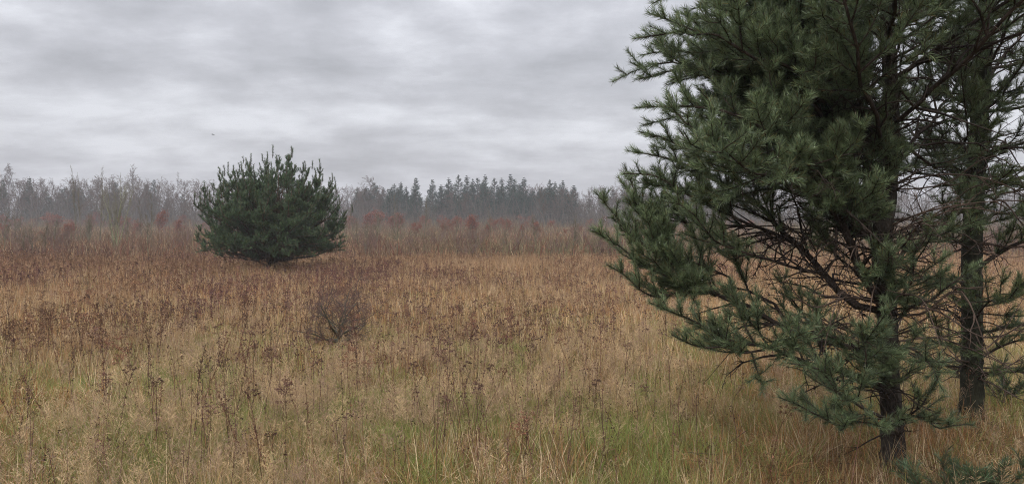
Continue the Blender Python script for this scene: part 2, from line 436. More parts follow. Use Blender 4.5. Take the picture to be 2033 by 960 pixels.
def build_big_pine():
    bx, bd = (1785 - 1016.5) / F * 4.75, 4.75
    base = np.array([bx, bd, float(gh(bx, bd))])
    root = empty('pine_tree', base)
    tag(root, 'large dark green pine with long bare inner branches reaching left over the grass', 'tree')
    D = 4.9
    tp = [base + [0, 0, -0.08] - base, W(1778, 860, D) - base, W(1768, 720, D) - base, W(1762, 600, D) - base, W(1752, 480, D) - base, W(1765, 330, D) - base,
          W(1764, 180, D) - base, W(1752, 0, D) - base, W(1748, -250, D) - base, W(1750, -560, D) - base, W(1750, -900, D) - base]
    g = G(); P, rr = trunk_mesh(g, tp, [0.072, 0.066, 0.061, 0.06, 0.063, 0.053, 0.046, 0.04, 0.032, 0.022, 0.01], seed=3)
    g.build('trunk', M_BARK, root, smooth=True)
    def L(*c): return [W(*q) - base for q in c]
    hand = [
        # limb to the far left tip group, low
        (L((1752, 705, 4.9), (1610, 668, 4.85), (1520, 632, 4.8), (1420, 580, 4.8), (1330, 520, 4.8), (1250, 460, 4.85), (1180, 380, 4.9)), 0.028, 1.15),
        (L((1380, 555, 4.8), (1310, 535, 4.7), (1240, 500, 4.65), (1172, 455, 4.6)), 0.014, 1.2),
        (L((1420, 580, 4.8), (1350, 585, 4.7), (1270, 565, 4.6), (1205, 525, 4.55)), 0.013, 1.2),
        (L((1330, 520, 4.8), (1290, 460, 4.9), (1255, 400, 5.0), (1228, 352, 5.05)), 0.012, 1.1),
        # second low limb
        (L((1755, 775, 4.9), (1640, 725, 4.75), (1520, 695, 4.6), (1430, 668, 4.5), (1370, 630, 4.5), (1290, 600, 4.5)), 0.024, 1.0),
        (L((1520, 695, 4.6), (1450, 700, 4.5), (1390, 690, 4.45), (1335, 665, 4.4)), 0.011, 0.8),
        # limbs B and A rising left
        (L((1742, 615, 4.9), (1690, 600, 4.9), (1635, 545, 4.95), (1585, 485, 5.0), (1520, 420, 5.05), (1430, 360, 5.1), (1340, 320, 5.1), (1245, 300, 5.1)), 0.034, 1.25),
        (L((1748, 600, 4.9), (1700, 515, 4.8), (1670, 430, 4.7), (1600, 330, 4.6), (1500, 250, 4.5), (1390, 215, 4.5), (1262, 215, 4.5)), 0.036, 1.4),
        (L((1585, 485, 5.0), (1500, 455, 5.0), (1420, 445, 5.0), (1330, 432, 5.0), (1270, 395, 5.0), (1240, 330, 5.0)), 0.015, 0.8),
        (L((1755, 520, 4.9), (1690, 400, 5.1), (1600, 250, 5.2), (1480, 170, 5.2), (1370, 140, 5.2), (1262, 160, 5.2)), 0.03, 1.4),
        (L((1762, 400, 4.9), (1680, 280, 4.8), (1560, 160, 4.7), (1430, 90, 4.7), (1340, 70, 4.7), (1258, 80, 4.75)), 0.028, 1.4),
        (L((1762, 330, 4.9), (1660, 180, 5.0), (1520, 60, 5.1), (1400, -10, 5.1), (1300, -30, 5.1)), 0.028, 1.4),
        (L((1600, 330, 4.6), (1520, 330, 4.3), (1440, 300, 4.2), (1370, 250, 4.1), (1320, 190, 4.1)), 0.016, 1.0),
        (L((1635, 545, 4.95), (1540, 520, 4.6), (1450, 480, 4.4), (1380, 440, 4.3), (1320, 380, 4.3)), 0.015, 0.75),
        # limbs to the right
        (L((1760, 560, 4.9), (1810, 476, 5.0), (1863, 445, 5.1), (1915, 410, 5.2), (1990, 330, 5.3)), 0.022, 0.8),
        (L((1772, 275, 4.9), (1828, 312, 5.1), (1870, 330, 5.3), (1930, 300, 5.5)), 0.02, 0.8),
        (L((1765, 650, 4.9), (1820, 610, 4.7), (1880, 570, 4.6), (1950, 520, 4.5)), 0.018, 0.6),
        # low branches towards the camera
        (L((1795, 872, 4.8), (1745, 822, 4.5), (1690, 790, 4.25), (1640, 745, 4.1), (1570, 722, 4.0)), 0.018, 0.95),
        (L((1740, 822, 4.5), (1680, 835, 4.3), (1620, 825, 4.15), (1550, 790, 4.05)), 0.012, 0.9),
        (L((1772, 800, 4.9), (1745, 760, 4.6), (1725, 715, 4.4), (1715, 645, 4.3)), 0.014, 0.8),
        (L((1765, 740, 4.9), (1700, 690, 4.55), (1640, 670, 4.35), (1590, 690, 4.2)), 0.014, 0.6),
        (L((1768, 700, 4.9), (1810, 690, 4.6), (1850, 720, 4.4), (1880, 780, 4.3)), 0.011, 0.9),
        (L((1785, 820, 4.8), (1840, 830, 4.6), (1890, 850, 4.5), (1940, 845, 4.4)), 0.010, 0.8),
        (L((1765, 620, 4.9), (1800, 560, 4.6), (1830, 500, 4.4), (1850, 430, 4.3)), 0.013, 0.9),
        (L((1790, 850, 4.8), (1830, 800, 4.6), (1860, 760, 4.5), (1870, 700, 4.45)), 0.011, 0.5),
    ]
    pn = Pine(11, node=0.125, k=0.52, cap=0.8, nl=0.46, nneed=900, nw=0.0020, nlen=0.051, lat=(2, 3))
    sparse = Pine(12, node=0.15, k=0.46, cap=0.62, nl=0.40, nneed=900, nw=0.0020, nlen=0.051, lat=(2, 3))
    pnA = pn
    for i, (c, r0, bf) in enumerate(hand):
        add_limb(pn if i < 14 else sparse, root, base, c, r0, bf * (1 if i < 14 else 0.85))
    for c, r0, bf in [
        (L((1762, 360, 4.9), (1640, 260, 5.05), (1500, 150, 5.2), (1370, 105, 5.35), (1270, 112, 5.4)), 0.026, 1.3),
        (L((1760, 450, 4.9), (1640, 340, 5.05), (1480, 260, 5.2), (1360, 235, 5.3), (1272, 250, 5.3)), 0.026, 1.3),
        (L((1758, 500, 4.9), (1620, 400, 4.8), (1470, 330, 4.7), (1350, 290, 4.6), (1268, 262, 4.6)), 0.026, 1.2),
        (L((1764, 250, 4.9), (1650, 120, 4.8), (1500, 20, 4.7), (1380, -20, 4.6), (1292, 12, 4.6)), 0.026, 1.3),
        (L((1764, 290, 4.9), (1640, 190, 4.6), (1500, 110, 4.4), (1370, 60, 4.3), (1285, 30, 4.3)), 0.024, 1.3),
        (L((1580, 485, 5.0), (1470, 430, 4.9), (1380, 385, 4.8), (1300, 355, 4.7), (1236, 345, 4.7)), 0.018, 0.9)]:
        add_limb(pnA, root, base, c, r0, bf)
    jr = np.random.default_rng(44)
    for i in (2, 7, 9, 10, 11, 12, 9, 10, 11):      # neighbouring branches of the same whorls
        c, r0, bf = hand[i]; c = np.array(c); n = len(c); f = np.linspace(0, 1, n)[:, None]
        off = jr.normal(0, 1, 3) * [0.12, 0.42, 0.20]
        c2 = c + off * f + jr.normal(0, 0.03, (n, 3)) * f
        c2 = c2[0] + (c2 - c2[0]) * (1 - f * jr.uniform(0.10, 0.24))
        add_limb(pn, root, base, c2, r0 * 0.75, bf)
    # upper crown: whorls of ascending branches all round the trunk
    rg = random.Random(5)
    pn = Pine(23, node=0.165, k=0.50, cap=0.75, nl=0.45, nneed=760, nw=0.0022, nlen=0.050)
    zs = [2.05, 2.3, 2.6, 2.9, 3.2, 3.55, 3.95, 4.4, 4.9]
    for wi, z in enumerate(zs):
        n = 4 if z < 3.6 else 3
        a0 = rg.uniform(0, 6.28)
        for i in range(n):
            a = a0 + i * 6.283 / n + rg.uniform(-0.35, 0.35)
            Lh = np.interp(z, [1.9, 3.2, 5.0], [1.75, 1.6, 0.9]) * rg.uniform(0.75, 1.05)
            dx, dy = math.cos(a), math.sin(a)
            if dx > 0.25 and z < 3.3 and rg.random() < 0.25: continue
            s = at_height(P, z - base[2])
            rise = rg.uniform(0.35, 0.8)
            c = [s, s + [dx * Lh * .35, dy * Lh * .35, Lh * .22 * rise], s + [dx * Lh * .7, dy * Lh * .7, Lh * .5 * rise], s + [dx * Lh, dy * Lh, Lh * .95 * rise]]
            add_limb(pn, root, base, c, 0.022, 1.35)
    drops(np.concatenate(pnA.tips + sparse.tips + pn.tips), root)
    # dead bare twigs on the lower trunk
    pn = Pine(31, node=0.2, k=0.55, cap=0.7, lat=(1, 2), minlen=0.12)
    pn.clear()
    for i in range(30):
        z = rg.uniform(0.5, 1.95); a = rg.uniform(0, 6.28); Lh = rg.uniform(0.5, 1.25)
        s = at_height(P, z - base[2]); dx, dy = math.cos(a), math.sin(a)
        c = curve([s, s + [dx * Lh * .35, dy * Lh * .35, rg.uniform(-.03, .15)], s + [dx * Lh * .7, dy * Lh * .7, rg.uniform(-.15, .25)], s + [dx * Lh, dy * Lh, rg.uniform(-.35, .4)]], 16)
        pn.axis(c, rg.uniform(0.005, 0.010), 0.0012, 0, False)
    g = G(); pn.wood(g, (0.085, 0.06, 0.047)); g.build('dead_twigs', M_BARK, root, smooth=True)
    return root
build_big_pine()

def build_right_pine():
    D = 5.8; bx = (1935 - 1016.5) / F * D
    base = np.array([bx, D, float(gh(bx, D))]); root = empty('pine_tree', base)
    tag(root, 'straight mossy pine trunk with thin branches at the right edge behind the large pine', 'tree')
    tp = [np.array([0, 0, -0.08])] + [W(px, py, D) - base for px, py in ((1935, 800), (1932, 640), (1930, 480), (1936, 300), (1946, 100), (1950, -120), (1948, -400), (1945, -800))]
    g = G(); P, rr = trunk_mesh(g, tp, [0.084, 0.077, 0.073, 0.070, 0.065, 0.056, 0.047, 0.034, 0.012], seed=8, col=(0.030, 0.030, 0.020))
    g.build('trunk', M_BARK, root, smooth=True)
    def L(*c): return [W(*q) - base for q in c]
    ncol = ((0.064, 0.096, 0.040), (0.16, 0.20, 0.085))
    hand = [
        (L((1935, 540, 5.8), (1985, 500, 5.7), (2040, 478, 5.6), (2120, 440, 5.5), (2200, 380, 5.4)), 0.026, 1.2),
        (L((1935, 455, 5.8), (1990, 420, 5.9), (2050, 400, 6.0), (2140, 350, 6.1)), 0.022, 1.1),
        (L((1940, 660, 5.8), (2000, 655, 5.7), (2070, 640, 5.6), (2170, 610, 5.5)), 0.017, 0.8),
        (L((1935, 720, 5.8), (1990, 690, 5.5), (2060, 670, 5.3), (2120, 640, 5.2)), 0.015, 0.7),
        (L((1932, 650, 5.8), (1880, 620, 5.7), (1800, 590, 5.6), (1740, 560, 5.6)), 0.014, 0.5),
        (L((1932, 730, 5.8), (1870, 720, 5.7), (1800, 695, 5.6), (1700, 690, 5.5), (1600, 660, 5.4)), 0.014, 0.5),
        (L((1932, 560, 5.8), (1870, 560, 5.4), (1820, 600, 5.1), (1790, 600, 4.9)), 0.015, 0.5),
        (L((1938, 320, 5.8), (1985, 300, 5.6), (2040, 290, 5.4), (2100, 230, 5.3)), 0.02, 1.0),
        (L((1935, 640, 5.8), (1975, 600, 5.3), (2010, 580, 4.9), (2050, 540, 4.7)), 0.014, 1.2),
        (L((1935, 760, 5.8), (1980, 740, 5.6), (2040, 735, 5.4), (2110, 700, 5.3)), 0.012, 1.0),
        (L((1935, 700, 5.8), (1900, 690, 5.4), (1870, 660, 5.1), (1850, 610, 5.0)), 0.012, 0.7),
        (L((1935, 500, 5.8), (1900, 480, 5.4), (1880, 440, 5.1), (1870, 380, 4.9)), 0.014, 1.0),
        (L((1942, 180, 5.8), (1990, 110, 6.0), (2040, 40, 6.2), (2090, -40, 6.3)), 0.02, 0.7),
        (L((1940, 240, 5.8), (1985, 170, 6.0), (2033, 110, 6.1), (2110, 20, 6.3)), 0.016, 0.4),
        (L((1938, 380, 5.8), (1890, 330, 5.6), (1850, 290, 5.4), (1830, 230, 5.3)), 0.016, 0.8),
        (L((1940, 200, 5.8), (1900, 130, 5.6), (1860, 90, 5.4), (1800, 60, 5.3)), 0.016, 0.9),
        (L((1938, 340, 5.8), (1960, 350, 5.3), (1985, 360, 4.9), (2010, 330, 4.7)), 0.014, 0.8),
    ]
    pn = Pine(41, node=0.18, k=0.46, cap=0.65, nl=0.40, nneed=760, nw=0.0021, nlen=0.050)
    for c, r0, bf in hand: add_limb(pn, root, base, c, r0, bf, ncol=ncol)
    rg = random.Random(9)
    for wi, z in enumerate([1.9, 2.2, 2.5, 2.85, 3.2, 3.6, 4.1, 4.6]):
        a0 = rg.uniform(0, 6.28)
        for i in range(4):
            a = a0 + i * 1.571 + rg.uniform(-0.4, 0.4)
            Lh = np.interp(z, [1.9, 3.2, 5.0], [1.35, 1.3, 0.8]) * rg.uniform(0.7, 1.05); dx, dy = math.cos(a), math.sin(a)
            s = at_height(P, z - base[2]); rise = rg.uniform(0.2, 0.8)
            c = [s, s + [dx * Lh * .35, dy * Lh * .35, Lh * .2 * rise], s + [dx * Lh * .7, dy * Lh * .7, Lh * .5 * rise], s + [dx * Lh, dy * Lh, Lh * .95 * rise]]
            add_limb(pn, root, base, c, 0.018, 0.9, ncol=ncol)
    pn = Pine(51, node=0.2, k=0.55, cap=0.7, lat=(1, 2), minlen=0.12); pn.clear()
    for i in range(40):
        z = rg.uniform(0.3, 2.3); a = rg.uniform(0, 6.28); Lh = rg.uniform(0.5, 1.35)
        s = at_height(P, z - base[2]); dx, dy = math.cos(a), math.sin(a)
        c = curve([s, s + [dx * Lh * .35, dy * Lh * .35, rg.uniform(-.03, .15)], s + [dx * Lh * .7, dy * Lh * .7, rg.uniform(-.15, .25)], s + [dx * Lh, dy * Lh, rg.uniform(-.35, .4)]], 16)
        pn.axis(c, rg.uniform(0.005, 0.010), 0.0012, 0, False)
    g = G(); pn.wood(g, (0.085, 0.06, 0.047)); g.build('dead_twigs', M_BARK, root, smooth=True)
build_right_pine()

def build_seedlings():
    spots = [((1885, 4.15), 0.42, 'small dark green pine seedling in the brown grass left of the right trunk base'),
             ((2000, 6.6), 0.5, 'small green pine seedling in the grass right of the straight mossy trunk'),
             ((1975, 4.1), 0.30, 'low pine seedling at the bottom right corner of the meadow')]
    for k, ((px, d), h, lab) in enumerate(spots):
        x = (px - 1016.5) / F * d; b = np.array([x, d, float(gh(x, d))])
        root = empty('pine_seedling', b); tag(root, lab, 'seedling')
        pn = Pine(70 + k, node=0.12, k=0.6, cap=0.4, nl=0.5, nneed=420, nw=0.0024, nlen=0.05, minlen=0.07, lat=(2, 3)); pn.clear()
        pn.axis(curve([[0, 0, -0.02], [0.02, 0, h * .4], [0.0, 0.02, h * .75], [0.02, 0.0, h]], 10), 0.009, 0.003, 0, True, 9, nl=h)
        rg = random.Random(k)
        for i in range(7):
            a = i * 0.9 + rg.uniform(-.3, .3); l = h * rg.uniform(0.5, 0.9)
            pn.axis(curve([[0, 0, 0.05 + 0.02 * i], [math.cos(a) * l * .5, math.sin(a) * l * .5, 0.1 + 0.02 * i], [math.cos(a) * l, math.sin(a) * l, 0.2 + 0.04 * i]], 8), 0.005, 0.002, 1, True, 9, nl=l)
        g = G(); pn.wood(g, (0.12, 0.09, 0.06)); g.build('stem', M_BARK, root)
        g = G(); pn.needles(g, (0.04, 0.075, 0.035), (0.08, 0.12, 0.05)); g.build('needles', M_NEEDLE, root)
build_seedlings()

def build_bush_pine():
    b = on_ground(537, 540); d = b[1]
    root = empty('pine_tree', b); tag(root, 'round bushy young pine standing alone in the meadow', 'tree')
    sc = 1.02 * d / F
    g = G()
    trunks = []
    P, rr = trunk_mesh(g, [[0, 0, -0.1], [0.05, 0, 0.35], [0.1, 0.05, 0.9], [0.0, 0.1, 1.9], [0.1, 0, 3.2]], [0.14, 0.12, 0.10, 0.07, 0.02], sides=10, seed=5)
    trunk = g.build('trunk', M_BARK, root, smooth=True)
    rg = random.Random(77); rn = np.random.default_rng(77)
    pn = Pine(61, node=0.32, k=0.50, cap=1.0, nl=0.42, nneed=230, nw=0.009, nlen=0.088, minlen=0.24, lat=(2, 4), spread=(32, 68), up=0.75, maxdepth=2); pn.zmin = 0.58
    pn.clear()
    # tips spread over a wide dome
    n = 125; tips = []
    for i in range(n):
        u = (i + 0.5) / n; z = 1 - u; ang = i * 2.39996
        rxy = (1 - max(0.0, z) ** 2.5) ** 0.5 if z > -0.001 else 1.0
        x = rxy * math.cos(ang) * 149 * sc * rg.uniform(0.92, 1.02); y = rxy * math.sin(ang) * 140 * sc * rg.uniform(0.92, 1.02)
        lump = 0.90 + 0.2 * float(vnoise(ang * 1.3, z * 4, 1.0, 19)); x *= lump; y *= lump
        zz = (50 + z * 174 * rg.uniform(0.92, 1.08)) * sc
        tips.append((x, y, zz, z))
    for x, y, zz, z in tips:
        s0 = np.array([0.03, 0.02, 0.30 + zz * rg.uniform(0.16, 0.5)])
        t = np.array([x + 0.1, y, zz]); jt = lambda k: rn.normal(0, k, 3)
        h = np.array([x, y, 0.0])
        m1 = s0 + h * 0.33 + [0, 0, (zz - s0[2]) * rg.uniform(0.1, 0.35)] + jt(.14)
        m2 = s0 + h * rg.uniform(0.68, 0.85) + [0, 0, (zz - s0[2]) * rg.uniform(0.45, 0.65)] + jt(.16)
        pn.axis(curve([s0, m1, m2, t], 16), 0.04, 0.008, 0, True, 1.5)
        if z > 0.35:      # upright candle shoots above the dome
            for q_ in range(1):
                o_ = t + jt(.12); o_[2] = t[2] - 0.1
                pn.axis(curve([o_, o_ + [.02, 0, .2], o_ + [0.04 * rg.uniform(-1, 1), 0, rg.uniform(.25, .5)]], 8), 0.012, 0.008, 2, True, 9)
    for i in range(20):      # outer skirt, spreading level
        a = i * 0.31416 + rg.uniform(-.12, .12); Lh = sc * rg.uniform(118, 150); dx, dy = math.cos(a), math.sin(a); ze = rg.uniform(.66, 1.05)
        s0 = np.array([0, 0, rg.uniform(.45, .9)])
        pn.axis(curve([s0, s0 + [dx * Lh * .35, dy * Lh * .35, rg.uniform(.0, .2)], [dx * Lh * .72, dy * Lh * .72, ze + rg.uniform(.0, .15)], [dx * Lh, dy * Lh, ze + .05]], 16), 0.03, 0.008, 0, True, 1.0)
    for i in range(6):      # low side branches, some of them bare
        a = 0.15 + i * 1.047 + rg.uniform(-.2, .2); Lh = 130 * sc * rg.uniform(0.5, 0.95)
        s0 = np.array([0, 0, rg.uniform(0.1, 0.5)]); dx, dy = math.cos(a), math.sin(a); ze = rg.uniform(.62, .95)
        pn.axis(curve([s0, s0 * .5 + [dx * Lh * .35, dy * Lh * .35, .5 * ze + rg.uniform(-.05, .1)], [dx * Lh * .75, dy * Lh * .75, .85 * ze], [dx * Lh, dy * Lh, ze + .1]], 16), 0.035, 0.008, 0, True, 0.95)
    g = G(); pn.wood(g, (0.10, 0.075, 0.055)); g.build('branches', M_BARK, root, smooth=True)
    g = G(); k = pn.needles(g, (0.040, 0.076, 0.036), (0.13, 0.20, 0.085)); g.build('crown', M_NEEDLE, root)  # young tips yellower green, also brightened to paint in sky light on the shoots
    print('bush pine needles', k)
build_bush_pine()

# ------------------------------------------------------------------ bare trees and shrubs
def bare_tree(seed, h, r0, nlimb=12, lv=(6, 5, 3), spread=0.55, first=0.25, wig=0.12, upb=0.25, lr=(0.5, 0.45, 0.42), rmin=0.006, stems=1,
              sides=(7, 4, 3, 3), col=(0.12, 0.10, 0.08), twc=(0.13, 0.09, 0.075), droop=0.0, stemspread=0.15, crown_k=None):
    """returns a list of (level, points, radii)"""
    rg = np.random.default_rng(seed); out = {0: [], 1: [], 2: [], 3: []}
    def grow(p, d, L, ra, lev):
        K = 6 if lev == 0 else 4
        pts = [np.array(p, float)]; d = norm(np.array(d, float))
        for i in range(K - 1):
            g_ = -droop * (lev / 3) * (i + 1) / K if lev >= 2 else upb * (0.3 if lev else 0.1)
            d = norm(d + rg.normal(0, wig * (0.5 if lev == 0 else 1), 3) + np.array([0, 0, g_]))
            pts.append(pts[-1] + d * L / (K - 1))
        pts = np.array(pts); re = max(rmin * 0.6, ra * (0.25 if lev else 0.2))
        rad = np.linspace(ra, re, K); out[lev].append((pts, rad))
        if lev >= 3: return
        n = nlimb if lev == 0 else lv[lev - 1]
        for i in range(n):
            f = first + (1 - first) * ((i + rg.random()) / n) if lev == 0 else 0.15 + 0.85 * ((i + rg.random()) / n)
            f = min(f, 0.99); u = f * (K - 1); a = int(u); q = pts[a] * (1 - (u - a)) + pts[min(a + 1, K - 1)] * (u - a)
            ax = norm(pts[min(a + 1, K - 1)] - pts[a]); pr = norm(np.cross(ax, rg.normal(size=3)))
            th = spread * rg.uniform(0.7, 1.4)
            dd = ax * math.cos(th) + pr * math.sin(th)
            taper = (1.15 - 0.75 * f) if lev == 0 else (1.1 - 0.5 * f)
            LL = L * lr[lev] * taper * rg.uniform(0.7, 1.15)
            grow(q, dd, LL, max(rmin, (ra * (1 - f) + re * f) * 0.6), lev + 1)
    for s in range(stems):
        a = rg.uniform(0, 6.28); k = stemspread * rg.uniform(0.3, 1) if stems > 1 else 0.03
        grow([math.cos(a) * 0.06 * (stems > 1), math.sin(a) * 0.06 * (stems > 1), -0.05], [math.cos(a) * k, math.sin(a) * k, 1], h * rg.uniform(0.75, 1.0) if stems > 1 else h * 0.93, r0, 0)
    g = G(); g2 = G()
    for lev in range(4):
        if not out[lev]: continue
        P = np.array([o[0] for o in out[lev]]); Rr = np.array([o[1] for o in out[lev]])
        c = np.array([col if lev < 1 else twc]) * rg.uniform(0.75, 1.3, (len(P), 1))
        tubes(g if lev == 0 else g2, P, Rr, sides[lev], c)
    return g, g2, out

class Proto:
    """a kind of tree: mesh data for its parts, copied as often as wanted"""
    def __init__(s, kind, parts): s.kind = kind; s.parts = parts       # parts: [(name, mesh)]
    def place(s, loc, scale, rz, label, cat, group=None, sz=None):
        r = empty(s.kind, loc, rz); r.scale = (scale, scale, sz or scale)
        tag(r, label, cat, group)
        for nm, me in s.parts:
            o = bpy.data.objects.new(nm, me); C.objects.link(o); o.parent = r
        return r

def bare_proto(kind, seed, h, r0, mat=None, leaf=None, **k):
    g, g2, out = bare_tree(seed, h, r0, **k)
    parts = [('trunk', g.mesh('trunk', mat or M_FAR)), ('crown', g2.mesh('crown', mat or M_FAR))]
    if leaf:
        n, size, col, lo = leaf
        rg = np.random.default_rng(seed + 5)
        tips = np.concatenate([o[0][1:] for lev in (2, 3) for o in out[lev]])
        tips = tips[tips[:, 2] > lo * h]
        p = tips[rg.integers(0, len(tips), n)] + rg.normal(0, size * 0.8, (n, 3))
        a = norm(rg.normal(size=(n, 3)) + [0, 0, -0.4]) * size; b = norm(np.cross(a, rg.normal(size=(n, 3)))) * size * 0.3
        V = np.stack([p, p + a * 0.5 + b, p + a, p + a * 0.5 - b], 1)
        gl = G(); c = np.array(col) * rg.uniform(0.6, 1.5, (n, 1))
        gl.add(V.reshape(-1, 3), None, np.arange(n * 4).reshape(-1, 4), np.repeat(c, 4, axis=0))
        parts.append(('leaves', gl.mesh('leaves', M_LEAF)))
    return Proto(kind, parts)

def conifer_proto(seed, h, wid, dens=1.0, col=(0.04, 0.062, 0.042), top=0.0, fan=0.7):
    rg = np.random.default_rng(seed); gt = G(); gc = G()
    z = np.linspace(-0.1, h, 7); P = np.stack([rg.normal(0, 0.04, 7), rg.normal(0, 0.04, 7), z], 1)
    tubes(gt, P, np.linspace(h * 0.013, 0.02, 7), 6, (0.10, 0.08, 0.065))
    nb = int(h * 15 * dens); n0 = 34
    zz = h * (0.06 + 0.93 * rg.random(nb) ** 0.85); zz = np.where(rg.random(nb) < 0.75, (np.floor(zz / 0.62) + rg.uniform(0.0, 0.22, nb)) * 0.62, zz); zz = np.minimum(zz, h * 0.99); az = rg.uniform(0, 6.283, nb)
    f = 1 - zz / h
    L = (wid * f ** 0.85 * rg.uniform(0.55, 1.15, nb)) + 0.12
    rise = rg.uniform(-0.15, 0.45, nb) + 0.5 * (1 - f)
    d = norm(np.stack([np.cos(az), np.sin(az), rise], 1))
    A = np.stack([np.zeros(nb), np.zeros(nb), zz], 1); B = A + d * L[:, None]
    M_ = (A + B) / 2 - np.array([0, 0, 1]) * (0.06 * L)[:, None]
    tubes(gt, np.stack([A, M_, B], 1), np.stack([0.03 * np.ones(nb), 0.02 * np.ones(nb), 0.008 * np.ones(nb)], 1), 3, (0.09, 0.075, 0.06))
    cnt = np.maximum(6, (n0 * L / wid * 1.4).astype(int)); idx = np.repeat(np.arange(nb), cnt); n = len(idx)
    u = (rg.random(n) ** fan)[:, None]
    p = A[idx] * (1 - u) + B[idx] * u + rg.normal(0, 0.10, (n, 3)) * (0.15 + L[idx][:, None] * 0.45)
    dr = norm(d[idx] + rg.normal(0, 0.55, (n, 3)) + [0, 0, 0.15]) * rg.uniform(0.16, 0.42, (n, 1)); s = norm(np.cross(dr, rg.normal(size=(n, 3)))) * rg.uniform(0.03, 0.075, (n, 1))
    V = np.stack([p - s, p + s, p + dr + s * 0.4, p + dr - s * 0.4], 1)
    c = np.array(col) * np.repeat(rg.uniform(0.6, 1.4, nb), cnt)[:, None] * rg.uniform(0.7, 1.3, (n, 1))
    gc.add(V.reshape(-1, 3), None, np.arange(n * 4).reshape(-1, 4), np.repeat(c, 4, axis=0))
    return Proto('conifer', [('trunk', gt.mesh('trunk', M_FAR)), ('crown', gc.mesh('crown', M_FAR))])

def top_height(py, d): return CZ + (HY - py) / F * d
def spot(px, d):
    x = (px - 1016.5) / F * d; return (x, d, float(gh(x, d)))

rnd = random.Random(4)
FB = dict(col=(0.085, 0.075, 0.065), twc=(0.115, 0.080, 0.064), rmin=0.024)
deci = [bare_proto('bare_tree', 100 + i, 14, 0.17, nlimb=19, lv=(7, 6, 4), spread=0.72, first=0.25, upb=0.42, lr=(0.42, 0.45, 0.42), **FB) for i in range(5)]
slim = [bare_proto('bare_tree', 120 + i, 14, 0.13, nlimb=16, lv=(4, 4, 3), spread=0.42, first=0.3, upb=0.35, lr=(0.32, 0.45, 0.42), **FB) for i in range(4)]
birch = [bare_proto('birch_tree', 140 + i, 14, 0.12, nlimb=14, lv=(5, 5, 4), spread=0.45, first=0.35, upb=0.22, lr=(0.34, 0.5, 0.5), rmin=0.014, droop=0.5,
                    col=(0.14, 0.13, 0.12), twc=(0.11, 0.078, 0.070)) for i in range(3)]
con = [conifer_proto(160 + i, 14, (3.6, 4.4, 3.4, 4.8, 4.0)[i], col=(0.030, 0.058, 0.040)) for i in range(5)]
roundcon = [conifer_proto(170 + i, 12, 3.6, dens=1.3, col=(0.05, 0.068, 0.042), fan=0.5) for i in range(2)]

def place_by_top(pr, px, py, d, label, cat, group, base_h, w=1.0):
    h = top_height(py, d); s = h / base_h
    return pr.place(spot(px, d), s * w, rnd.uniform(0, 6.28), label, cat, group, sz=s)

weep = bare_proto('birch_tree', 151, 14, 0.13, nlimb=18, lv=(7, 6, 4), spread=0.75, first=0.55, upb=0.25, lr=(0.26, 0.6, 0.6), rmin=0.02, droop=1.6, col=(0.24, 0.23, 0.21), twc=(0.11, 0.08, 0.072))
# the weeping birch and other tree tops one can tell apart
place_by_top(weep, 39, 321, 190, 'lone tall birch with hanging twigs standing above the far left wood', 'tree', None, 13.8, 1.0)
place_by_top(roundcon[0], 60, 347, 185, 'dark round topped pine beside the tall birch in the far left wood', 'tree', None, 12, 0.7)
place_by_top(roundcon[1], 8, 351, 188, 'dark pine at the left edge of the far wood', 'tree', None, 12, 0.6)
place_by_top(deci[1], 272, 335, 190, 'tall bare tree with wide fine twigged crown rising over the left wood', 'tree', None, 13.6, 0.9)
place_by_top(birch[1], 348, 342, 190, 'narrow bare birch standing just left of the round bushy pine', 'tree', None, 13.4, 0.6)
place_by_top(deci[3], 722, 354, 200, 'broad domed bare tree just right of the round bushy pine', 'tree', None, 13.6, 1.6)
place_by_top(birch[2], 1122, 366, 150, 'white stemmed birch near the right end of the conifer row', 'tree', None, 13.4, 0.7)
place_by_top(slim[2], 1081, 360, 130, 'bare tree with level side branches in front of the far wood', 'tree', None, 13.6, 1.5)
place_by_top(deci[2], 1240, 330, 175, 'tall bare tree half hidden by the large pine branches', 'tree', None, 13.6, 1.0)
CT = [(826, 350), (859, 353), (891, 349), (911, 344), (928, 345), (939, 353), (949, 350), (963, 343), (982, 351), (997, 351), (1013, 344), (1022, 353),
      (1040, 349), (1092, 353), (1101, 358), (1117, 356), (790, 369), (807, 366)]
for i, (px, py) in enumerate(CT):
    ORD = ('first', 'second', 'third', 'fourth', 'fifth', 'sixth', 'seventh', 'eighth', 'ninth', 'tenth', 'eleventh', 'twelfth', 'thirteenth', 'fourteenth', 'fifteenth', 'sixteenth', 'seventeenth', 'last')
    k_ = sorted(CT).index((px, py))
    lab = 'tallest pointed conifer top in the middle of the far row' if px == 963 else ORD[k_] + ' pointed conifer top from the left in the far row'
    place_by_top(con[i % 5], px, py, rnd.uniform(185, 205), lab, 'tree', 'conifers of the far row', 14, rnd.uniform(0.9, 1.25))
for i in range(85):
    px = rnd.uniform(765, 1140); py = rnd.uniform(362, 392)
    place_by_top(con[i % 5], px, py, rnd.uniform(175, 215), 'lower dark conifer filling the far row between the pointed tops', 'tree', 'lower conifers of the far row', 14, rnd.uniform(1.0, 1.5))
for i in range(100):
    px = rnd.choice([rnd.uniform(40, 350), rnd.uniform(-200, 420), rnd.uniform(700, 800), rnd.uniform(1150, 1500)]); py = rnd.uniform(364, 392)
    place_by_top(roundcon[i % 2] if i % 3 else con[i % 5], px, py, rnd.uniform(200, 225), 'dark evergreen standing behind the bare trees of the far wood', 'tree', 'evergreens behind the bare trees', 12.5, rnd.uniform(0.9, 1.4))
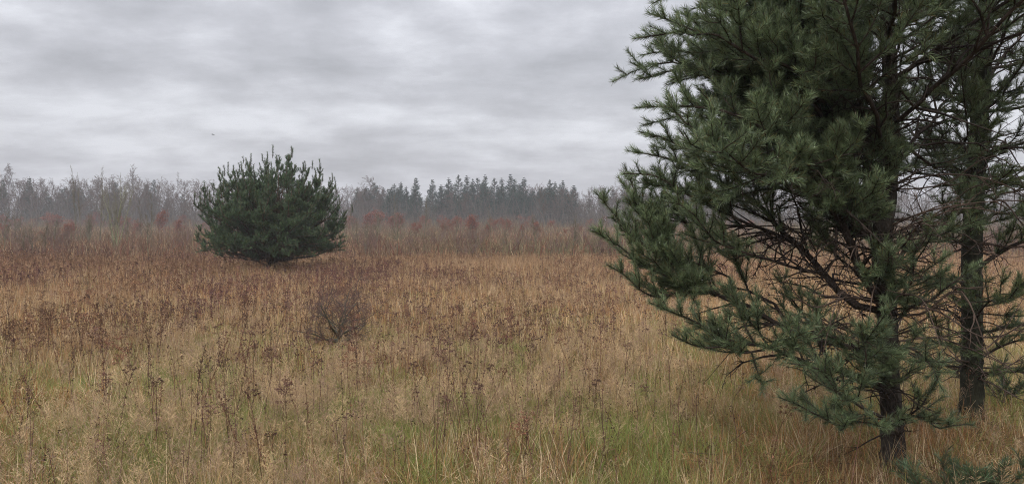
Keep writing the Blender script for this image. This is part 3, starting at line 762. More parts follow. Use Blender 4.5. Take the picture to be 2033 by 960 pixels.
def skyline(px):
    return float(np.interp(px, [-300, 0, 90, 200, 260, 330, 400, 690, 760, 800, 1050, 1180, 1300, 2300], [350, 352, 352, 348, 350, 355, 356, 362, 372, 378, 368, 370, 362, 360]))
for i in range(296):
    px = -260 + 2600 * (i + rnd.random()) / 296
    if 770 < px < 1060 and rnd.random() < 0.55: continue
    py = skyline(px) + abs(rnd.gauss(0, 5)) + 2
    d = rnd.uniform(170, 220)
    pr = rnd.choice(deci + deci + deci + slim[:2]) if rnd.random() < 0.9 else rnd.choice(birch)
    if pr in birch: lab, grp = 'pale stemmed bare birch among the far trees', 'birches of the far wood'
    elif pr in slim: lab, grp = 'narrow bare tree in the grey far wood', 'narrow bare trees of the far wood'
    else: lab, grp = 'spreading bare tree in the grey far wood', 'spreading bare trees of the far wood'
    place_by_top(pr, px, py, d, lab, 'tree', grp, 13.6, rnd.uniform(1.0, 1.3) if pr in deci else 0.9)

# undergrowth of the far wood: a dense mass of twigs, stuff
def brush(name, n, dist, hgt, colr, rad, xr=(-420, 420), seed=1, seg=3, spreadk=0.35, kindlab=None, dens=None):
    rg = np.random.default_rng(seed)
    y = rg.uniform(dist[0], dist[1], n); ang = rg.uniform(R(-42), R(42), n); x = np.tan(ang) * y
    if dens is not None:
        k = rg.random(n) < dens(x, y); x = x[k]; y = y[k]; n = len(x)
    b = np.stack([x, y, gh(x, y)], 1); h = hgt(x, y, rg)
    d = norm(np.stack([rg.normal(0, spreadk, n), rg.normal(0, spreadk, n), np.ones(n)], 1))
    P = np.stack([b, b + d * (h * .5)[:, None] + rg.normal(0, .05, (n, 3)) * h[:, None], b + d * h[:, None] + rg.normal(0, .1, (n, 3)) * h[:, None]], 1)
    ra = rad * rg.uniform(0.6, 1.4, n)
    g = G(); c = colr(x, y, rg)
    tubes(g, P, np.stack([ra, ra * .7, ra * .25], 1), 3, c)
    o = g.build(name, M_FAR); tag(o, kindlab, 'undergrowth', kind='stuff'); return o
brush('undergrowth', 26000, (165, 235), lambda x, y, r: r.uniform(1.5, 7.5, len(x)),
      lambda x, y, r: np.array([[0.12, 0.10, 0.085]]) * r.uniform(0.6, 1.4, (len(x), 1)), 0.05, seed=3, kindlab='grey brown mass of twigs at the foot of the far wood')

def scrubcol(x, y, r):
    n = len(x); t = np.clip((vnoise(x, y, 14, 201, 3)[:, None] - 0.38) * 4, 0, 1); u = r.random((n, 1))
    c = np.array([[0.185, 0.122, 0.085]]) * (1 - t) + np.array([[0.19, 0.165, 0.095]]) * t
    c = np.where(u < 0.22, np.array([[0.20, 0.090, 0.062]]), c); c = np.where(u > 0.9, np.array([[0.36, 0.28, 0.17]]), c)
    return c * r.uniform(0.55, 1.3, (n, 1))
brush('scrub', 52000, (40, 165), lambda x, y, r: r.uniform(0.45, 1.25, len(x)) * (0.55 + 1.1 * vnoise(x, y, 9, 203, 3)) * (1 + np.clip((y - 80) / 80, 0, 1)),
      scrubcol, 0.020, seed=7, spreadk=0.28, kindlab='belt of brown and olive brambles and thin shoots across the far field', dens=lambda x, y: np.clip((vnoise(x, y, 11, 207, 3) - 0.33) * 5, 0.12, 1))
# ---- middle ground: saplings and shrubs 38 to 150 m away
olive = dict(col=(0.13, 0.125, 0.075), twc=(0.15, 0.125, 0.085))
sap = [bare_proto('bare_sapling', 200 + i, 3.0, 0.036, nlimb=11, lv=(5, 4, 2), spread=0.45, first=0.25, upb=0.4, lr=(0.36, 0.5, 0.5), rmin=0.009, mat=M_TWIG, **olive) for i in range(5)]
thick = [bare_proto('bare_shrub', 220 + i, 1.6, 0.014, nlimb=7, lv=(4, 3, 2), spread=0.5, first=0.1, upb=0.3, lr=(0.45, 0.5, 0.5), rmin=0.008, mat=M_TWIG, stems=9, stemspread=0.9,
                    col=(0.16, 0.11, 0.09), twc=(0.17, 0.105, 0.085)) for i in range(4)]
beech = [bare_proto('beech_sapling', 240 + i, 2.2, 0.022, nlimb=14, lv=(5, 3, 2), spread=0.75, first=0.08, upb=0.25, lr=(0.42, 0.5, 0.5), rmin=0.005, mat=M_TWIG, stems=2, stemspread=0.3,
                    col=(0.15, 0.12, 0.09), twc=(0.14, 0.09, 0.07), leaf=(1300, 0.11, (0.22, 0.078, 0.046), 0.05)) for i in range(4)]
def willow():
    g, g2, out = bare_tree(301, 5.2, 0.045, nlimb=9, lv=(4, 4, 2), spread=0.3, first=0.25, upb=0.5, lr=(0.42, 0.5, 0.45), rmin=0.006, stems=7, stemspread=0.32,
                           col=(0.20, 0.20, 0.11), twc=(0.19, 0.175, 0.12))
    b = on_ground(229, 494); r = empty('willow_tree', b); tag(r, 'many stemmed bare willow with greenish stems left of the bushy pine', 'tree')
    g.build('trunk', M_TWIG, r); g2.build('crown', M_TWIG, r)
willow()
SAPX = (151, 160, 198, 282, 302, 177, 42, 60, 842, 975, 701, 783, 722)
for px, py, top, wd, pr in ((151, 486, 327, 0.4, 0), (160, 484, 334, 0.4, 2), (198, 488, 332, 0.7, 1), (282, 486, 390, 0.9, 3), (302, 486, 372, 0.8, 4), (177, 484, 405, 1.0, 2), (42, 484, 415, 1.2, 1), (60, 486, 440, 1, 0), (842, 482, 385, 1.0, 1), (975, 484, 400, 0.9, 3), (701, 478, 400, 1, 2), (783, 480, 375, 0.6, 4), (722, 492, 430, 1.4, 0)):
    b = on_ground(px, py); h = top_height(top, b[1]); s = h / 2.85
    SL = globals().setdefault('SL', []); SL.append(px)
    where = 'left of the bushy pine' if px < 400 else 'right of the bushy pine'
    sap[pr].place(b, s * wd * 0.7, rnd.uniform(0, 6), ('tall' if top < 380 else 'low') + ' slender bare sapling ' + where + ', ' + ('first', 'second', 'third', 'fourth', 'fifth', 'sixth', 'seventh', 'eighth', 'ninth')[sum(1 for q in SAPX if q < px and (q < 400) == (px < 400))] + ' from the left there', 'sapling', 'slender saplings above the shrubs', sz=s)
BE = [(84, 474, 447, 1.2), (135, 474, 436, 1.5), (110, 455, 420, 1.6), (267, 468, 448, 1), (316, 464, 411, .9), (356, 470, 428, .9), (245, 458, 420, 1), (30, 454, 428, 1.6), (60, 452, 430, 1.4), (180, 454, 425, 1.3),
      (825, 471, 430, .8), (894, 466, 424, .8), (931, 468, 418, 1), (968, 470, 438, .8), (979, 460, 425, .9), (1013, 463, 428, .9), (1034, 468, 436, .8), (1065, 468, 433, 1), (1123, 466, 445, .9), (758, 454, 414, 1.6),
      (787, 456, 418, 1.3), (734, 458, 420, 1.3), (857, 468, 443, .9), (878, 466, 434, .8), (700, 455, 425, 1.4), (912, 457, 430, 1.1), (1048, 458, 434, 1), (1090, 458, 432, 1.2), (1000, 457, 428, 1), (840, 456, 425, 1.2),
      (1150, 460, 440, 1.2), (1105, 470, 452, 1.2), (1078, 475, 455, 1), (948, 474, 452, 1.0), (212, 452, 430, 1.5), (145, 453, 432, 1.5)]
for i in range(60):
    yb = rnd.uniform(450, 466); BE.append((rnd.uniform(-200, 1500), yb, yb - rnd.uniform(14, 34), rnd.uniform(0.8, 1.6)))
for i, (px, py, top, wd) in enumerate(BE):
    b = on_ground(px, py); h = top_height(top, b[1]); s = h / 2.1
    lab = {0: 'low red leaved sapling at the far left of the meadow', 1: 'wide red leaved sapling second from the left in the meadow', 12: 'tallest red leaved sapling in front of the conifer row'}.get(i, 'young beech sapling holding withered red brown leaves')
    beech[i % 4].place(b, s * wd * 1.25, rnd.uniform(0, 6), lab, 'sapling', 'red leaved saplings', sz=s)
for i in range(270):
    d = rnd.uniform(42, 150) if i > 120 else rnd.uniform(40, 70); px = rnd.uniform(-250, 2300)
    b = spot(px, d)
    if abs(px - 540) < 150 and d < 50: continue
    if rnd.random() < 0.5:
        sap[i % 5].place(b, rnd.uniform(0.35, 0.95), rnd.uniform(0, 6), 'thin bare sapling among the brown meadow scrub', 'sapling', 'bare saplings of the meadow scrub')
    else:
        thick[i % 4].place(b, rnd.uniform(0.5, 1.1), rnd.uniform(0, 6), 'low bare brown shrub in the meadow scrub', 'shrub', 'low bare shrubs of the meadow scrub')

# the small bare shrub in the middle of the meadow
def bare_shrub():
    b = on_ground(672, 700); b0 = b
    root = empty('bare_shrub', b); tag(root, 'small gnarled leafless shrub with wide low crown in the middle of the meadow', 'shrub')
    rg = np.random.default_rng(12); sc = b[1] / F
    def q(px, py, dy=0): return np.array([(px - 672) * sc, dy, (700 - py) * sc])
    lim = [[q(672, 700), q(671, 686), q(670, 674), q(671, 664)],
           [q(671, 680), q(655, 674, -.1), q(640, 664, -.2), q(628, 655, -.3)], [q(671, 679), q(690, 676, .1), q(700, 668, .2), (q(716, 648, .3))],
           [q(670, 672), q(662, 655, .1), q(645, 640, .2), q(620, 626, .3)], [q(671, 668), q(676, 650, -.1), q(680, 635, -.2), q(690, 612, -.2)],
           [q(671, 668), q(673, 648, .1), q(684, 628, .1), q(700, 605, .2)], [q(670, 668), q(662, 645, -.2), q(661, 630, -.3), q(650, 600, -.4)],
           [q(671, 672), q(690, 655, -.3), q(715, 642, -.4), q(738, 630, -.5)], [q(671, 676), q(650, 678, .2), q(630, 682, .3), q(610, 684, .4)],
           [q(671, 668), q(675, 640, .3), q(668, 615, .5), q(672, 590, .6)]]
    g = G(); g2 = G(); L1 = []; L2 = []; L3 = []
    def kids(P, n, ln, store):
        for i in range(n):
            f = rg.uniform(0.2, 1) * (len(P) - 1); a = min(int(f), len(P) - 2); p = P[a] + (P[a + 1] - P[a]) * (f - a)
            ax = norm(P[a + 1] - P[a]); d = norm(ax * 0.7 + norm(np.cross(ax, rg.normal(size=3))) + [0, 0, 0.12]); pts = [p]
            l = ln * rg.uniform(0.5, 1.3)
            for k in range(3): d = norm(d + rg.normal(0, 0.28, 3)); pts.append(pts[-1] + d * l / 3)
            store.append(np.array(pts))
    for l in lim[1:]: kids(np.array(l), 9, 0.44, L1)
    for l in L1: kids(l, 6, 0.24, L2)
    for l in L2: kids(l, 1, 0.1, L3)
    tubes(g, np.array(lim[0]), np.array([0.028, .024, .02, .018]), 8, (0.12, 0.115, 0.08))
    tubes(g, np.array(lim[1:]), np.tile([0.018, .014, .011, .007], (9, 1)), 6, (0.085, 0.08, 0.055))
    g.build('trunk', M_TWIG, root, smooth=True)
    tubes(g2, np.array(L1), np.tile([0.0052, .0044, .0036, .0028], (len(L1), 1)), 4, (0.085, 0.068, 0.05))
    tubes(g2, np.array(L2), np.tile([0.0028, .0025, .002, .0017], (len(L2), 1)), 3, (0.125, 0.075, 0.062))
    tubes(g2, np.array(L3), np.tile([0.0025, .002, .002, .0015], (len(L3), 1)), 3, (0.125, 0.075, 0.062))
    g2.build('crown', M_TWIG, root)
bare_shrub()

# ------------------------------------------------------------------ weeds
DK = np.array([0.088, 0.047, 0.034])
def bits(g, P, size, col, rg, n_each=1):
    """tiny crumpled bracts"""
    P = np.repeat(np.asarray(P), n_each, axis=0); n = len(P)
    P = P + rg.normal(0, size * 0.55, (n, 3))
    a = norm(rg.normal(size=(n, 3))) * size * rg.uniform(0.5, 1.2, (n, 1)); b = norm(np.cross(a, rg.normal(size=(n, 3)))) * size * 0.5
    V = np.stack([P - a * .5, P + b, P + a * .5, P - b], 1)
    g.add(V.reshape(-1, 3), None, np.arange(n * 4).reshape(-1, 4), np.repeat(np.array(col) * rg.uniform(0.5, 1.6, (n, 1)), 4, axis=0))
def weed(seed, kind, h, lean=0.15, col=DK, k=1.0):
    rg = np.random.default_rng(seed); gs = G(); gh_ = G()
    a = rg.uniform(0, 6.28); d = np.array([math.cos(a), math.sin(a), 0]) * lean
    P = np.array([[0, 0, -0.03], d * .25 * h + [0, 0, h * .35], d * .6 * h + [0, 0, h * .7], d * h + [0, 0, h]]) + np.concatenate([[[0, 0, 0]], rg.normal(0, .012, (3, 3))])
    P = curve(P, 9); stemr = 0.0034 * k * (1 if kind != 'bare' else 0.75)
    tubes(gs, P, np.linspace(stemr, stemr * .5, len(P)), 4, col)
    nlf = 5 if kind != 'bare' else 2
    fr = rg.uniform(0.15, 0.7, nlf); pl = np.stack([np.interp(fr * h, P[:, 2], P[:, i]) for i in range(3)], 1)
    bits(gs, pl, 0.024, col * 1.5, rg, 2)
    if kind == 'cluster':
        n = 9; f = rg.uniform(0.80, 1.0, n); st = np.stack([np.interp(f * h, P[:, 2], P[:, i]) for i in range(3)], 1)
        az = np.arange(n) * 2.4; l = 0.075 * rg.uniform(0.6, 1.2, n)
        dr = np.stack([np.cos(az), np.sin(az), rg.uniform(0.5, 1.6, n)], 1); e = st + norm(dr) * l[:, None]
        e[:, 2] = e[:, 2] * 0.5 + (h * 1.02) * 0.5
        tubes(gh_, np.stack([st, (st + e) / 2 + [0, 0, .003], e], 1), np.full((n, 3), 0.0014 * k), 3, col)
        bits(gh_, e, 0.0135, col * 1.05, rg, 14)
    elif kind == 'spire':
        n = 22; f = rg.uniform(0.5, 1.0, n); st = np.stack([np.interp(f * h, P[:, 2], P[:, i]) for i in range(3)], 1)
        az = rg.uniform(0, 6.28, n); l = 0.06 * (1.25 - f) * 2
        e = st + norm(np.stack([np.cos(az), np.sin(az), np.full(n, 1.6)], 1)) * l[:, None]
        tubes(gh_, np.stack([st, (st + e) / 2, e], 1), np.full((n, 3), 0.0011 * k), 3, col)
        bits(gh_, np.concatenate([st, e]), 0.013, col, rg, 3)
    elif kind == 'plume':
        n = 16; f = rg.uniform(0.72, 1.0, n); st = np.stack([np.interp(f * h, P[:, 2], P[:, i]) for i in range(3)], 1)
        az = rg.uniform(0, 6.28, n); l = 0.11 * (1.3 - f) * 1.6
        m = st + norm(np.stack([np.cos(az), np.sin(az), np.full(n, .9)], 1)) * l[:, None] * .6; e = m + np.stack([np.cos(az) * .04, np.sin(az) * .04, np.full(n, .005)], 1)
        tubes(gh_, np.stack([st, m, e], 1), np.full((n, 3), 0.0012 * k), 3, col)
        bits(gh_, np.concatenate([m, e, (m + e) / 2]), 0.014, col * 1.8, rg, 5)
    else:
        bits(gh_, P[-3:], 0.016, col, rg, 5)
    return gs, gh_
WK = {}
for kind, nn in (('cluster', 4), ('spire', 4), ('plume', 4), ('bare', 3)):
    WK[kind] = []
    for i in range(nn):
        c = DK * (1, 1.15, .9, 1.3)[i % 4] + np.array([0.03, 0.01, 0]) * (i % 2)
        a, b = weed(500 + i + 10 * len(WK), kind, 1.0, (0.10, 0.22, 0.05, 0.3)[i % 4], c)
        WK[kind].append((a.mesh('stem', M_WEED), b.mesh('seed_head', M_WEED)))
KL = {'cluster': ('dead weed with a dark clustered seed head in the meadow', 'dead weeds with clustered heads'),
      'spire': ('dead weed stalk with a narrow dark spike of seeds in the meadow', 'dead weeds with seed spikes'),
      'plume': ('dead weed with a brown feathery plume in the meadow', 'dead weeds with feathery plumes'),
      'bare': ('thin bare dead stalk standing in the grass', 'bare dead stalks')}
def put_weed(loc, h, rz, kind, v, label=None, tilt=(0, 0), solo=False):
    r = empty('dead_weed', loc, rz); r.scale = (max(0.75, h),) * 2 + (h,); r.rotation_euler = (tilt[0], tilt[1], rz)
    tag(r, label or KL[kind][0], 'weed', None if solo else KL[kind][1])
    for nm, me in zip(('stem', 'seed_head'), WK[kind][v % len(WK[kind])]):
        o = bpy.data.objects.new(nm, me); C.objects.link(o); o.parent = r
HW = [(795, 700, 827, 780, 'cluster', 'dark headed dead weed left of centre, tallest of the middle cluster'),
      (922, 732, 975, 880, 'cluster', 'leaning dead weed with a broad dark head just below the meadow centre'),
      (970, 735, 1012, 850, 'cluster', 'dead weed leaning left, right neighbour of the broad headed one'),
      (945, 765, 965, 870, 'plume', 'rusty brown headed weed between two leaning dark headed weeds'),
      (835, 712, 855, 790, 'spire', 'dark weed pair stalk right of the tallest dark headed weed'),
      (627, 725, 642, 850, 'cluster', 'dead weed with dark head below the small gnarled shrub'),
      (682, 835, 682, 950, 'cluster', 'short dead weed with flat dark head at the bottom, left of centre'),
      (890, 655, 895, 760, 'cluster', 'upright thin dead weed with small head above the broad headed one'),
      (915, 792, 950, 855, 'cluster', 'low dark headed weed tucked under the leaning pair'),
      (1182, 767, 1237, 893, 'cluster', 'single strongly leaning dead weed in the right foreground grass'),
      (1277, 773, 1312, 867, 'plume', 'leaning brown weed nearest to the pine branches'),
      (1235, 790, 1290, 870, 'bare', 'thin leaning stalk between the two leaning foreground weeds'),
      (300, 765, 307, 930, 'cluster', 'tall upright dead weed in the left foreground'),
      (27, 830, 40, 955, 'spire', 'dead weed at the bottom left corner'),
      (202, 875, 203, 955, 'spire', 'dark spiked weed at the bottom left'),
      (436, 810, 452, 930, 'plume', 'dark plumed weed in the left foreground beside green grass'),
      (1415, 810, 1450, 890, 'bare', 'thin stalk standing in the trampled grass left of the pine')]
for px, py, bx, by, kind, lab in HW:
    b = on_ground(bx, by - 4); s = b[1] / F
    h = (by - py) * s * 1.0; tx = (px - bx) * s
    r_ = math.atan2(tx, h)
    put_weed(b, math.hypot(h, tx), rnd.uniform(-0.2, 0.2), kind, 2 if kind != 'bare' else 0, lab, (0, r_), True)
cnt = 0
while cnt < 283:
    d = 4.3 + 7.5 * rnd.random() ** 0.8; px = rnd.uniform(-60, 1560)
    if px > 1050 and rnd.random() < 0.72: continue
    if px > 560 and d < 9 and rnd.random() < 0.45: continue
    b = spot(px, d)
    if vnoise(b[0], b[1], 1.1, 91, 2) < 0.47: continue
    kind = rnd.choices(['cluster', 'spire', 'plume', 'bare'], [1.2, 3, 2.4, 4])[0]
    put_weed(b, rnd.uniform(0.42, 0.88) if px < 620 else rnd.uniform(0.35, 0.75), rnd.uniform(0, 6.28), kind, rnd.randrange(4), None, (rnd.gauss(0, .09), rnd.gauss(0, .09)))
    cnt += 1

def far_weeds():
    rg = np.random.default_rng(5); g = G()
    for (d0, d1, dens, wd) in ((4.4, 8, 60, 1.0), (8, 14, 60, 1.05), (14, 24, 42, 1.4), (24, 40, 26, 2.3), (40, 75, 7, 4.0)):
        n = int(0.5 * 1.5 * (d1 ** 2 - d0 ** 2) * dens)
        d = np.sqrt(rg.uniform(d0 ** 2, d1 ** 2, n)); a = rg.uniform(R(-42), R(43), n); x = d * np.sin(a); y = d * np.cos(a)
        left = np.clip(0.60 - x / y * 0.75, 0.12, 1.0)
        if d0 == 4.4: left = left * 0.75
        elif d0 < 14: left = left * 0.75
        pn_ = vnoise(x, y, 2.6, 71, 2); k = rg.random(n) < left * np.clip((pn_ - 0.40) * 5, 0.04, 1)
        x = x[k]; y = y[k]; n = len(x)
        h = rg.uniform(0.22, 0.70, n) * (0.8 + 0.4 * vnoise(x, y, 4, 33)); b = np.stack([x, y, gh(x, y)], 1)
        dr = np.stack([rg.normal(0, .10, n), rg.normal(0, .10, n), np.ones(n)], 1)
        t = b + dr * h[:, None]; rd = 0.0022 * wd * rg.uniform(0.7, 1.2, n)
        cc = np.where(vnoise(x, y, 5, 77, 2)[:, None] < 0.5, np.array([[0.115, 0.058, 0.050]]), np.array([[0.165, 0.094, 0.058]])) * rg.uniform(0.6, 1.5, (n, 1)) + np.array([[0.05, 0.02, 0.008]]) * (rg.random((n, 1)) < 0.4)
        tubes(g, np.stack([b, (b + t) / 2 + rg.normal(0, .015, (n, 3)), t], 1), np.stack([rd, rd * .85, rd * .6], 1), 3, cc)
        if d0 < 14: cc = cc * 0.78
        m = (12, 14, 11, 8, 6)[(4.4, 8, 14, 24, 40).index(d0)]
        f = 1 - rg.random((n, m)) ** 1.5 * rg.choice([0.12, 0.22, 0.45], (n, 1)); p = b[:, None] + (t - b)[:, None] * f[..., None] + rg.normal(0, 0.022, (n, m, 3)) * [1, 1, .6]
        sz = (0.0075 if d0 < 5 else 0.013) * wd ** 0.8
        aa = norm(rg.normal(size=(n, m, 3))) * sz * rg.uniform(.5, 1.3, (n, m, 1)); bb = norm(np.cross(aa, rg.normal(size=(n, m, 3)))) * sz * .55
        V = np.stack([p - aa, p + bb, p + aa, p - bb], 2).reshape(-1, 3)
        g.add(V, None, np.arange(len(V)).reshape(-1, 4), np.repeat(np.repeat(cc * 0.95, m, axis=0) * rg.uniform(.6, 1.4, (n * m, 1)), 4, axis=0))
    o = g.build('dead_weed_growth', M_WEED); tag(o, 'dense stand of brown dead weed stalks across the meadow', 'weeds', kind='stuff')
far_weeds()

# ------------------------------------------------------------------ grass
def ribbons(g, b, h, dirn, lean, width, segs, col, rg, curl=1.0, wtip=0.15):
    """blades: b (n,3) base, h length, dirn (n,2) lean heading, lean 0..1.5 rad total bend"""
    n = len(b)
    u = np.linspace(0, 1, segs + 1)
    ang = lean[:, None] * (u[None] ** 0.8) * curl + 0.08
    ds = (h / segs)[:, None]
    hx = np.concatenate([np.zeros((n, 1)), np.cumsum(np.sin(ang[:, 1:]) * ds, 1)], 1)
    hz = np.concatenate([np.zeros((n, 1)), np.cumsum(np.cos(ang[:, 1:]) * ds, 1)], 1)
    P = b[:, None] + np.stack([hx * dirn[:, :1], hx * dirn[:, 1:], hz], -1)
    fa = rg.uniform(0, 3.1416, n); sd = np.stack([np.cos(fa), np.sin(fa), rg.normal(0, .15, n)], 1)
    wv = width[:, None] * np.interp(u, [0, .35, 1], [0.8, 1, wtip])[None] * 0.5
    Lf = P - sd[:, None] * wv[..., None]; Rt = P + sd[:, None] * wv[..., None]
    V = np.stack([Lf, Rt], 2).reshape(-1, 3)
    r = np.arange(segs) * 2; q = np.stack([r, r + 1, r + 3, r + 2], 1)
    Q = (q[None] + (np.arange(n) * (segs + 1) * 2)[:, None, None]).reshape(-1, 4)
    g.add(V, None, Q, np.repeat(col, (segs + 1) * 2, axis=0))

BANDS = [(3.0, 7.0, 1.0, 4), (7.0, 12.0, 1.4, 3), (12, 22, 2.3, 2), (22, 42, 4.0, 1), (42, 90, 8.0, 1), (90, 235, 20.0, 1)]
def scatter(rg, d0, d1, dens, tuft=0):
    area = 0.5 * R(88) * (d1 ** 2 - d0 ** 2); n = int(area * dens)
    if tuft:
        nt_ = max(1, n // tuft); d = np.sqrt(rg.uniform(d0 ** 2, d1 ** 2, nt_)); a = rg.uniform(R(-44), R(44), nt_)
        i = rg.integers(0, nt_, n); sp = 0.05 * (d0 / 4) ** 0.5
        x = (d * np.sin(a))[i]; y = (d * np.cos(a))[i]; ox = rg.normal(0, sp, n); oy = rg.normal(0, sp, n)
        return x + ox, y + oy, ox, oy, i
    d = np.sqrt(rg.uniform(d0 ** 2, d1 ** 2, n)); a = rg.uniform(R(-44), R(44), n)
    return d * np.sin(a), d * np.cos(a), rg.normal(size=n), rg.normal(size=n), np.arange(n)
def greenness(x, y):
    d = np.hypot(x, y)
    g_ = 0.03 + vnoise(x, y, 0.30, 41, 2) * 0.48 + vnoise(x, y, 1.0, 43, 2) * 0.30 + vnoise(x, y, 3.0, 47) * 0.22
    return np.clip((g_ - 0.41) * 7.0, 0, 1) * np.clip(1.35 - d / 18, 0.06, 1)
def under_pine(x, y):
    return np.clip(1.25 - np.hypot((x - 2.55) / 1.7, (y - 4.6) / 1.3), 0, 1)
STRAW = np.array([0.54, 0.365, 0.185]); PALE = np.array([0.68, 0.535, 0.345]); RUST = np.array([0.44, 0.21, 0.085]); GREEN = np.array([0.215, 0.275, 0.075])
YELG = np.array([0.40, 0.37, 0.13]); FARC = np.array([0.39, 0.225, 0.15]); ORNG = np.array([0.56, 0.33, 0.16])

def green_grass():
    g = G(); rg = np.random.default_rng(1)
    for (d0, d1, wf, sg), dens in zip(BANDS[:4], (4500, 2400, 700, 150)):
        x, y, ox, oy, i = scatter(rg, d0, d1, dens, 14)
        k = rg.random(len(x)) < (0.10 + 0.9 * greenness(x, y)) * (1 - 0.75 * under_pine(x, y)); x, y, ox, oy = x[k], y[k], ox[k], oy[k]; n = len(x)
        dr = norm(np.stack([ox, oy], 1) + rg.normal(0, .04, (n, 2)))
        c = GREEN * (1 - (t := rg.random((n, 1)) ** 2)) + YELG * t; c = c * rg.uniform(.65, 1.35, (n, 1))
        ribbons(g, np.stack([x, y, gh(x, y) - .01], 1), rg.uniform(.08, .24, n), dr, rg.uniform(.2, 1.5, n), 0.0036 * wf * rg.uniform(.7, 1.3, n), sg, c, rg)
    o = g.build('green_grass', M_GRASS); tag(o, 'short fresh green grass in patches between the dry grass', 'grass', kind='stuff')
green_grass()

def dry_grass():
    g = G(); rg = np.random.default_rng(2)
    for (d0, d1, wf, sg), dens in zip(BANDS, (11000, 5200, 1500, 360, 75, 9)):
        x, y, ox, oy, i = scatter(rg, d0, d1, dens, 26 if d0 < 22 else 8)
        gr = greenness(x, y); up = under_pine(x, y)
        k = rg.random(len(x)) < (1 - 0.6 * gr) * (1 - 0.1 * up); x, y, ox, oy, i, gr, up = (q[k] for q in (x, y, ox, oy, i, gr, up)); n = len(x)
        d = np.hypot(x, y)
        th = rg.random(i.max() + 1)[i] * 6.28; wind = np.stack([np.cos(th), np.sin(th)], 1) * 0.06
        dr = norm(np.stack([ox, oy], 1) + wind + rg.normal(0, .03, (n, 2)))
        ru = vnoise(x, y, 2.2, 61, 3)[:, None]; far = np.clip((d - 16) / 22, 0, 1)[:, None]
        mid = (np.clip((d - 8) / 6, 0, 1))[:, None]
        t = np.clip((ru - 0.46) * 7, 0, 1) * 0.85
        c = STRAW * (1 - t) + RUST * t
        r2 = rg.random((n, 1))
        c = np.where(r2 < 0.24, PALE * 1.25, c); c = np.where((r2 > 0.86 + 0.09 * mid), YELG, c); c = np.where((r2 > 0.3) & (r2 < 0.38 + 0.35 * mid), ORNG, c)
        fr = FARC * (0.7 + 0.75 * vnoise(x, y, 9, 63, 3)[:, None]) + np.array([0.05, 0.05, 0.0]) * (vnoise(x, y, 15, 64, 2)[:, None])
        c = c * (1 - far * 0.72) + fr * far * 0.72
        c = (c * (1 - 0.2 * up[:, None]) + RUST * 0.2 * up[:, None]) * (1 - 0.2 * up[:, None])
        c = c * rg.uniform(.4, 1.3, (n, 1)) * (0.5 + 0.75 * rg.random(i.max() + 1)[i])[:, None]
        upright = rg.random(n) < (0.12 + 0.4 * mid[:, 0])
        h = np.where(upright, rg.uniform(.16, .38, n), rg.uniform(.09, .28, n)) * (0.45 + 1.1 * vnoise(x, y, 0.9, 67, 2))
        h = h * np.clip(0.72 + d / 50, 0.7, 1.2)
        ln = np.where(upright, rg.uniform(.03, .5, n), rg.uniform(.7, 2.9, n))
        dr = np.where(rg.random((n, 1)) < 0.45, norm(rg.normal(size=(n, 2))), dr)
        mt = np.clip((vnoise(x, y, 0.8, 141, 2) - 0.50) * 8, 0, 1) * (d < 30)          # matted, flattened patches
        ma = vnoise(x, y, 1.1, 143) * 9 + rg.normal(0, .5, n)
        dr = np.where((rg.random(n) < mt * .8)[:, None], np.stack([np.cos(ma), np.sin(ma)], 1), dr)
        ln = np.where(rg.random(n) < mt * .85, rg.uniform(1.3, 2.0, n), ln); c = c * (1 + 0.12 * mt[:, None])
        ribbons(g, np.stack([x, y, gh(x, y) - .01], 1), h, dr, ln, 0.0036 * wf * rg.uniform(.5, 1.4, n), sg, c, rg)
    # tussocks: fountains of long arching straw
    for d0, d1, dens, per, wf in ((4.2, 8, 2.6, 150, 1.0), (8, 15, 1.6, 90, 1.4), (15, 28, 0.6, 50, 2.3)):
        tx, ty, _, _, _ = scatter(rg, d0, d1, dens)
        k = vnoise(tx, ty, 2.4, 151) > 0.42; tx, ty = tx[k], ty[k]
        if d0 < 8:      # rank straw round the feet of the two pines
            bt = np.array([(2.25, 4.35), (2.45, 4.4), (2.62, 4.35), (2.8, 4.5), (2.35, 4.6), (2.7, 4.65), (2.05, 4.55), (3.0, 4.4), (3.3, 5.4), (3.5, 5.45), (3.7, 5.4), (3.9, 5.6), (3.25, 4.6), (1.8, 4.7)])
            tx = np.concatenate([tx, bt[:, 0]]); ty = np.concatenate([ty, bt[:, 1]])
        m = len(tx)
        i = np.repeat(np.arange(m), per); n = len(i); a = rg.uniform(0, 6.28, n); r_ = np.abs(rg.normal(0, .06, n)) * rg.uniform(.7, 1.5, m)[i]
        x = tx[i] + np.cos(a) * r_; y = ty[i] + np.sin(a) * r_; sz = rg.uniform(.6, 1.25, m)[i]
        tc_ = np.array([STRAW * 1.15, PALE, STRAW * 0.9 + RUST * 0.25, ORNG])[rg.integers(0, 4, m)][i] * rg.uniform(.5, 1.2, (n, 1))
        tc_ = np.where(rg.random((n, 1)) < .12, GREEN * 1.2, tc_)
        ribbons(g, np.stack([x, y, gh(x, y) - .01], 1), rg.uniform(.14, .34, n) * sz, np.stack([np.cos(a), np.sin(a)], 1), rg.uniform(.4, 2.4, n), 0.0034 * wf * rg.uniform(.6, 1.3, n), 4 if d0 < 8 else 3, tc_, rg)
    o = g.build('dry_grass', M_GRASS); tag(o, 'straw coloured and rusty dry grass covering the meadow', 'grass', kind='stuff')
dry_grass()

